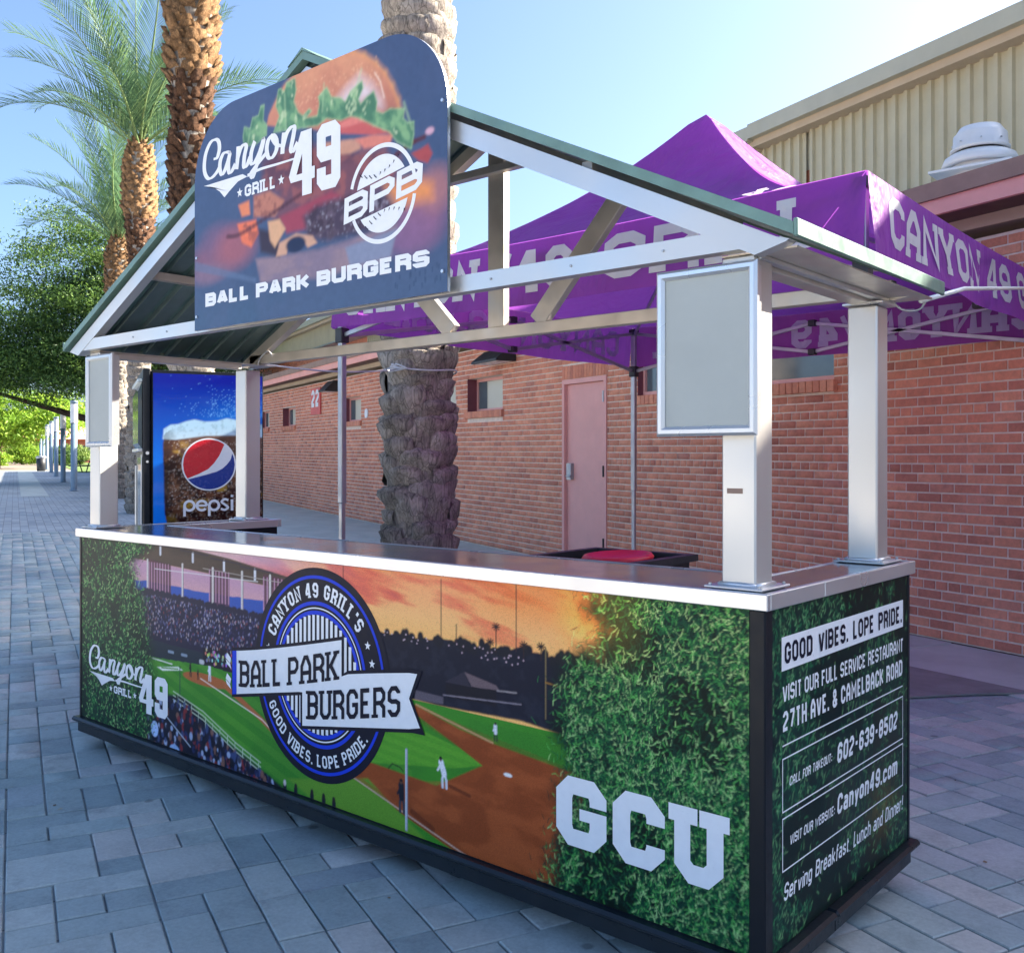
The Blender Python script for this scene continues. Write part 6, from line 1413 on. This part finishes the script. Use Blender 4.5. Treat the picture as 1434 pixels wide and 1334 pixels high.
def chip_rows(z0, z1, rf, dz, per, size, seed):
    r = random.Random(seed); V, F = [], []; z = z0; row = 0
    while z < z1:
        rad = rf(z)
        for k in range(per):
            a = 2 * math.pi * (k + .5 * (row % 2)) / per + r.uniform(-.22, .22); w = math.pi * rad / per * r.uniform(.85, 1.15); h = size * r.uniform(.6, 1.4); out_ = size * r.uniform(.15, .75)
            c, s = math.cos(a), math.sin(a); zz = z + r.uniform(-.3, .3) * dz; tw = r.uniform(-.3, .3) * w
            def P(rr, t, z_): return (rr * c - t * s, rr * s + t * c, z_)
            b = len(V); V += [P(rad - .02, -w, zz), P(rad - .02, w, zz), P(rad + out_ * .5, w * .9, zz + h * .55), P(rad + out_ * .5, -w * .9, zz + h * .55), P(rad + out_, w * .55 + tw, zz + h), P(rad + out_, -w * .55 + tw, zz + h * .95), P(rad + out_ * .2, w * .5 + tw, zz + h * 1.0), P(rad + out_ * .2, -w * .5 + tw, zz + h * .92)]
            F += [(b, b + 1, b + 2, b + 3), (b + 3, b + 2, b + 4, b + 5), (b + 5, b + 4, b + 6, b + 7), (b + 1, b + 6, b + 4, b + 2), (b, b + 3, b + 5, b + 7)]
        z += dz; row += 1
    return np.array(V), np.array(F)
def patch_mesh(rad, per, h, seed):
    r = random.Random(seed); V, F = [], []; nu, nv = 7, 5; half = math.pi / per * 1.22
    for j in range(nv + 1):
        v = j / nv
        for i in range(nu + 1):
            u = i / nu * 2 - 1; a = u * half * (1 - .12 * v); bl = (-.01, .018, .042, .060, .066, -.012)[j]; sh = (1 - abs(u) ** 5)
            d = rad - .02 + bl * (.35 + .65 * sh) + .028 * mnoise.noise(Vector((u * 3.1, v * 3, seed * 3.7))) + .008 * mnoise.noise(Vector((u * 11, v * 6, seed)))
            z = h * (v * 1.18 - .1) - .035 * h * u * u * 3 * v + .012 * mnoise.noise(Vector((u * 4, v * 2, seed + 9.)))
            V.append((d * math.cos(a), d * math.sin(a), z))
    F = [(j * (nu + 1) + i, j * (nu + 1) + i + 1, (j + 1) * (nu + 1) + i + 1, (j + 1) * (nu + 1) + i) for j in range(nv) for i in range(nu)]
    return V, F
def palm(loc, label, zcrown, prof, zsw, nfr, parts, seed, dry=3, scale=1, lean=(0, 0), zold=0):
    r = random.Random(seed); e = empty('palm_tree', loc); tag(e, label, 'palm tree', 'date palms in a row beside the building')
    rf = lambda z: float(np.interp(z, [p[0] for p in prof], [p[1] for p in prof])); off = lambda z: Vector((lean[0] * z, lean[1] * z, 0))
    q = MB(); zs_ = np.linspace(-.05, zcrown, 44); q.tube([off(z) + Vector((0, 0, z)) for z in zs_], [rf(z) - .012 for z in zs_], 18); tr = q.build('trunk', M['bark'], e, True)
    per = 6; dz = .15; z = .0; row = 0; vs, fs = [], []
    key = [patch_mesh(.0 + rf(1.5), per, dz * 1.35, seed * 10 + k) for k in range(6)]
    mk = []
    if parts:
        for v, f in key: qq = MB(); qq.raw(v, f); mk.append(qq.mesh('leaf_base', M['bark'], True))
    while z < zsw:
        kf = rf(z) / rf(1.5)
        for k in range(per):
            a = 2 * math.pi * (k + .5 * (row % 2)) / per + r.uniform(-.25, .25)
            m4 = Matrix.Translation(off(z) + Vector((0, 0, z + r.uniform(-.05, .05)))) @ Matrix.Rotation(a, 4, 'Z') @ Matrix.Rotation(r.uniform(-.06, .06), 4, 'X') @ Matrix.Rotation(r.uniform(-.08, .08), 4, 'Y') @ Matrix.Diagonal((kf * r.uniform(.96, 1.07), kf * r.uniform(.85, 1.25), r.uniform(.7, 1.3), 1))
            ki = r.randrange(6)
            if parts: inst('leaf_base', mk[ki], m4, tr)
            else:
                n = len(vs); vs += [tuple(m4 @ Vector(q_)) for q_ in key[ki][0]]; fs += [tuple(i + n for i in q_) for q_ in key[ki][1]]
        z += dz; row += 1
    if vs: o = npmesh('leaf_bases', np.array(vs), np.array(fs), M['bark'], e, True); tag(o, kind='stuff')
    for za, zb, mt in ((zsw - .1, zold, 'old_boot'), (max(zsw - .1, zold), zcrown - .03, 'boot')):
        if zb <= za: continue
        V, F = chip_rows(za, zb, rf, .085, 10, .13, seed + int(za)); o = npmesh('cut_boots', V, F, M[mt], e); tag(o, kind='stuff')
    top = off(zcrown) + Vector((0, 0, zcrown - .05)); ga = 2.39996
    for k in range(nfr):
        t = k / (nfr - 1); cls = min(5, int(t ** .8 * 6)) if k < nfr - dry else 5
        m4 = Matrix.Translation(top + Vector((0, 0, .12 - .25 * t))) @ Matrix.Rotation(k * ga + r.uniform(-.2, .2) + seed, 4, 'Z') @ Matrix.Rotation(r.uniform(-.1, .1), 4, 'Y') @ Matrix.Rotation(r.uniform(-.4, .4), 4, 'X') @ Matrix.Scale(scale * r.uniform(.88, 1.08), 4)
        m4 = m4 @ Matrix.Translation((.06, 0, 0)); inst('frond', FM[cls], m4, e)
    return e
def gr(x, y): return gz(sp(x, y)[0])
palm((-4.65, 3.254, gr(-4.65, 3.25)), 'thick grey palm trunk standing between the booth counter and the brick wall', 8.2, [(0, .30), (.3, .275), (3, .27), (4.2, .262), (4.5, .27), (5.2, .28), (7.6, .28), (8.2, .16)], 6.0, 30, True, 3)
palm((-9.66, 4.22, gr(-9.66, 4.22)), 'palm with rough orange trunk rising beside the burger sign, behind the drinks machine', 8.4, [(0, .28), (2.5, .25), (4.1, .24), (4.3, .21), (4.9, .25), (5.2, .26), (5.3, .21), (5.9, .22), (6.05, .28), (7.8, .28), (8.4, .15)], 3.9, 30, False, 5, zold=5.95)
palm((-20.5, 9.41, gr(-20.5, 9.41)), 'palm with golden bulging trunk top and tallest full crown', 8.75, [(0, .30), (3, .24), (5.9, .23), (6.4, .27), (6.9, .29), (7.0, .36), (8.2, .34), (8.6, .22), (8.75, .10)], 4.4, 32, False, 2, scale=1.1, zold=6.9)
palm((-27.6, 12.55, gr(-27.6, 12.55)), 'smaller palm with a short crown, standing beyond the golden-topped palm', 8.0, [(0, .30), (3, .25), (5.9, .25), (6.3, .36), (7.3, .36), (7.8, .24), (8.0, .12)], 5.0, 30, False, 8, scale=1.1)
for x, y in ((-4.65, 3.254), (-9.66, 4.22), (-20.5, 9.41), (-27.6, 12.55)):
    pass

# ------------------------------------------------------------------ trees and shrubs
def leaves(name, blobs, n, size, mat, parent, seed, ncl=None, spread=.35, flat=.42):
    g = np.random.default_rng(seed); w = np.array([b[3] * b[4] * b[5] for b in blobs]) ** (2 / 3); w /= w.sum(); ncl = ncl or n // 60
    bi = g.choice(len(blobs), ncl, p=w); B = np.array(blobs)[bi]; d = g.normal(size=(ncl, 3)); d /= np.linalg.norm(d, axis=1)[:, None]; rr = g.uniform(.12, 1.0, ncl) ** .5 * (1 + .18 * g.normal(size=ncl))
    C_ = B[:, :3] + d * rr[:, None] * B[:, 3:6]; ct = g.uniform(0, 1, ncl)
    ci = g.integers(0, ncl, n); P = C_[ci] + g.normal(size=(n, 3)) * spread * np.array([1.25, 1.25, flat]); tone = np.clip(ct[ci] * .6 + g.uniform(0, .4, n), 0, 1)
    u = g.normal(size=(n, 3)); u /= np.linalg.norm(u, axis=1)[:, None]; v = np.cross(u, g.normal(size=(n, 3))); v /= np.linalg.norm(v, axis=1)[:, None]; s = size * g.uniform(.6, 1.3, (n, 1))
    V = np.stack([P - u * s, P - v * s * .35, P + u * s, P + v * s * .35], 1).reshape(-1, 3); F = np.arange(4 * n).reshape(n, 4)
    o = npmesh(name, V, F, mat, parent, tone=np.repeat(tone, 4)); tag(o, kind='stuff'); return o
def tree(name, label, cat, x, y, blobs, n, size, mat, seed, limbs, group=None, spread=.35, r0=.25, ncl=None):
    e = empty(name, (x, y, gr(x, y))); tag(e, label, cat, group)
    q = MB(); 
    for L in limbs: pts = smooth_line(L[0], 5); k = len(pts); q.tube(pts, [L[1] * (1 - .75 * i / k) for i in range(k)], 9)
    q.build('trunk', M['trunk'], e, True); leaves('crown', blobs, n, size, mat, e, seed, spread=spread, ncl=ncl); return e
# big mesquite left of the booth (42 m away)
bl_ = [(0, 0, 7.6, 4.4, 4.4, 3.2), (-3.2, -1.2, 6.0, 3.2, 3.2, 2.2), (2.6, 1, 6.2, 3.2, 3, 2.2), (-1, 0, 10.0, 2.4, 2.4, 1.7), (2.2, 0, 9.2, 2.4, 2.4, 1.6), (-5.2, -2.2, 4.9, 2.3, 2.3, 1.3), (-2, -1, 4.6, 3.2, 3.0, 1.3), (3, 1, 4.2, 2.6, 2.6, 1.2)]
def camrel(blobs):   # blobs laid out along the view across the path: x across, y along
    return [(b[0] * rgt.x + b[1] * fwd.x, b[0] * rgt.y + b[1] * fwd.y, b[2], b[3], b[4], b[5]) for b in blobs]
tree('mesquite_tree', 'broad dark green feathery tree beyond the grey lamp posts', 'tree', -39.4, 18.2, camrel(bl_), 190000, .075, M['mesq'], 5,
     [([(0, 0, -.1), (.2, .1, 1.4), (-.5, -.2, 3.2), (-1.6, -1.0, 5.4), (-3, -2, 7)], .34), ([(.2, .1, 1.3), (1.0, .8, 3.0), (2.2, 1.4, 5.4), (2.6, 1.6, 8)], .26), ([(-.2, -.1, 2.6), (-2.4, -1.9, 3.4), (-4.0, -3.2, 4.0)], .17), ([(0, 0, 3), (.2, 0, 6), (-.3, .2, 9.5)], .2)], spread=.46, r0=.3, ncl=760)
tree('desert_tree', 'sunlit yellow-green tree far down the path, seen under the dark feathery tree', 'tree', -74.5, 27.5, camrel([(-2, 0, 4.6, 4.2, 3.5, 2.6), (3, 1, 4.2, 3.2, 3, 2.0), (0, 0, 3.0, 4.2, 3, 1.2)]), 26000, .17, M['hedge'], 6,
     [([(0, 0, -.1), (.1, 0, 1.5), (-.8, 0, 3.6)], .25), ([(.1, 0, 1.4), (1.2, .4, 3.8)], .2)], spread=.5)
for k, (dx, dd, h, m_, lb) in enumerate(((-34, 150, 9, 'fartree', 'olive tree on the far horizon beyond the path'), (-20, 165, 8, 'fartree', 'round olive tree on the horizon across from the lamp posts'), (-60, 170, 10, 'fartree', 'large pale tree on the horizon, past the round olive one'), (2, 180, 9.5, 'fartree', 'hazy tree on the horizon behind the mesquite'), (24, 175, 10, 'mesq', 'dark tree on the horizon behind the palm trunks'), (-90, 150, 11, 'mesq', 'dark tree on the horizon furthest from the brick building'))):
    base = Vector((CAMP.x, CAMP.y, 0)) + fwd * dd + rgt * (-.50 * dd + dx)
    tree('horizon_tree', lb, 'tree', base.x, base.y, camrel([(0, 0, h * .55, h * .62, 5, h * .38), (-h * .6, 0, h * .4, h * .5, 4, h * .3), (h * .6, 0, h * .42, h * .5, 4, h * .3)]), 9000, .42, M[m_], 30 + k, [([(0, 0, -.1), (0, .2, h * .25), (0, 0, h * .6)], .3)], 'trees on the horizon', .9)
def shrub(label, s, p, r_, h, n, size, mat, seed, group='bushes at the end of the path'):
    c = W(s, p); e = empty('bush', c); tag(e, label, 'bush', group)
    q = MB(); [q.tube([(0, 0, -.05), (.3 * math.cos(k), .3 * math.sin(k), h * .5)], [.04, .02], 6) for k in range(5)]; q.build('stem', M['trunk'], e, True)
    leaves('foliage', [(0, 0, h * .5, r_, r_, h * .5), (r_ * .4, .2, h * .35, r_ * .6, r_ * .7, h * .35)], n, size, mat, e, seed, spread=.22)
shrub('bright green round bush at the end of the path', 97, -6.0, 1.5, 2.3, 9000, .12, M['hedge'], 41)
shrub('low yellow bush next to the bright green round one', 90, -8.2, 1.1, 1.4, 5000, .12, M['hedge'], 42)
shrub('dull green bush between the bright green bush and the fence', 104, -4.4, 1.6, 2.0, 7000, .13, M['fartree'], 43)
shrub('small grey-green bush before the pink house', 96, -1.4, 1.3, 1.9, 5000, .12, M['fartree'], 44)
shrub('bush behind the last lamp posts', 92, -2.9, 1.1, 1.7, 5000, .12, M['mesq'], 45)

# ------------------------------------------------------------------ lamp posts along the path
LP = [(32.6, -4.68, 'nearest and tallest-looking grey lamp post, white lamp head, beside the booth post'), (42.9, -4.62, 'second lamp post from the front of the row'), (52.5, -4.57, 'third lamp post of the row along the path'), (62.1, -4.52, 'fourth lamp post of the row along the path'),
      (72, -4.5, 'fifth lamp post, sunlit, behind the litter bin'), (81.5, -4.5, 'sixth lamp post, second from the far end'), (91, -4.5, 'farthest lamp post at the end of the row')]
lamp0 = None
for k, (s, p, lb) in enumerate(LP):
    if lamp0 is None:
        lamp0 = empty('lamp_post'); 
        q = MB(); q.lathe([(.11, -.03), (.112, 2.42), (.0, 2.42)], 18); q.build('pole', M['lamp_grey'], lamp0, True)
        q = MB(); q.lathe([(.125, 2.421), (.125, 3.10)], 18); q.build('diffuser', M['lamp_white'], lamp0, True)
        q = MB(); q.lathe([(.0, 3.22), (.126, 3.22), (.13, 3.20), (.13, 3.101), (0, 3.101)], 18); q.build('cap', M['lamp_grey'], lamp0, True)
        q = MB(); q.lathe([(.17, 0), (.17, .02), (.115, .03)], 18); q.build('base_flange', M['lamp_grey'], lamp0, True); e = lamp0
    else:
        e = lamp0.copy(); COL.objects.link(e)
        for ch in list(lamp0.children): c = ch.copy(); COL.objects.link(c); c.parent = e
    e.location = W(s, p); tag(e, lb, 'lamp post', 'lamp posts in a row along the path')

# litter bin, picnic table, far house, far fence
e = empty('litter_bin', W(66.5, -5.0)); tag(e, 'black litter bin beside the far lamp posts', 'litter bin')
q = MB(); q.lathe([(.0, 0), (.26, 0), (.30, .85), (.27, .86), (.26, .8), (0, .8)], 18); q.build('body', M['plastic'], e, True)
q = MB(); q.lathe([(.33, .92), (.34, .96), (.28, 1.0), (0, 1.02)], 18); q.lathe([(.31, .84), (.33, .92)], 18); q.build('rim', M['steel'], e, True)
e = empty('picnic_table', W(62.5, -2.6)); e.rotation_euler = (0, 0, .4); tag(e, 'dark metal picnic table in the shade under the big tree', 'table')
q = MB(); q.bev(-.8, -.35, .70, .8, .35, .74, .01); q.build('table_top', M['plastic'], e)
for sy in (-1, 1): q = MB(); q.bev(-.8, sy * .75 - .13, .42, .8, sy * .75 + .13, .46, .01); q.build('bench', M['plastic'], e)
for sx in (-.55, .55): q = MB(); q.beam((sx, -.75, .40), (sx, .75, .40), .05, .05); q.beam((sx, -.45, 0), (sx, -.15, .7), .05, .05, up=(1, 0, 0)); q.beam((sx, .45, 0), (sx, .15, .7), .05, .05, up=(1, 0, 0)); q.build('leg_frame', M['plastic'], e)
e = empty('far_house', W(114, .8)); tag(e, 'low pink-roofed brick house in the sun beyond the trees', 'house'); e.rotation_euler = (0, 0, math.atan2(WD.y, WD.x))
q = MB(); q.box(0, -5, 0, 10, 7, 2.6); q.build('wall', pm('far_house_wall', srgb(170, 104, 84), .9, 0, .1, .6), e)
q = MB(); q.raw([(-.6, -5.6, 2.6), (10.6, -5.6, 2.6), (10.6, 7.6, 2.6), (-.6, 7.6, 2.6), (3, 1, 4.4), (7, 1, 4.4)], [(0, 1, 5, 4), (1, 2, 5), (2, 3, 4, 5), (3, 0, 4), (0, 3, 2, 1)]); q.build('roof', M['pink_fascia'], e)
for y in (-3.4, 0, 3.4): q = MB(); q.box(-.03, y - .6, .9, -.001, y + .6, 1.9); w_ = q.build('window', M['dark_glass'], e)
e = empty('far_fence', W(112, -9)); e.rotation_euler = (0, 0, math.atan2(WN.y, WN.x)); tag(e, 'brown slatted fence across the far end of the path', 'fence')
me = None
for k in range(40):
    if me is None: q = MB(); q.bev(-.09, -.012, .05, .09, .012, 1.75, .004); me = q.mesh('slat', pm('fence_wood', srgb(120, 92, 72), .85, 0, .2, 3))
    inst('slat', me, Matrix.Translation((k * .21, 0, 0)), e)
for z in (.4, 1.4): q = MB(); q.box(-.1, .013, z, 8.3, .05, z + .08); q.build('rail', me.materials[0], e)
# fallen leaves and grit on the paving
V, F, T = [], [], []; r = random.Random(3)
for k in range(420):
    s = r.uniform(-6, 9); p = r.uniform(-9, -1.3); c = W(s, p, .004); a = r.uniform(0, 6.3); l = r.uniform(.004, .018); w_ = l * r.uniform(.3, .8)
    if booth_fp(c): continue
    u = Vector((math.cos(a), math.sin(a), r.uniform(-.1, .3))) * l; v = Vector((-math.sin(a), math.cos(a), 0)) * w_; n = len(V)
    V += [tuple(c - u), tuple(c - v), tuple(c + u), tuple(c + v)]; F.append((n, n + 1, n + 2, n + 3)); T += [r.random()] * 4
o = npmesh('leaf_litter', np.array(V), np.array(F), leaf('dry_litter', [srgb(60, 46, 34), srgb(130, 108, 80), srgb(190, 176, 150)], .1), tone=T); tag(o, kind='stuff')
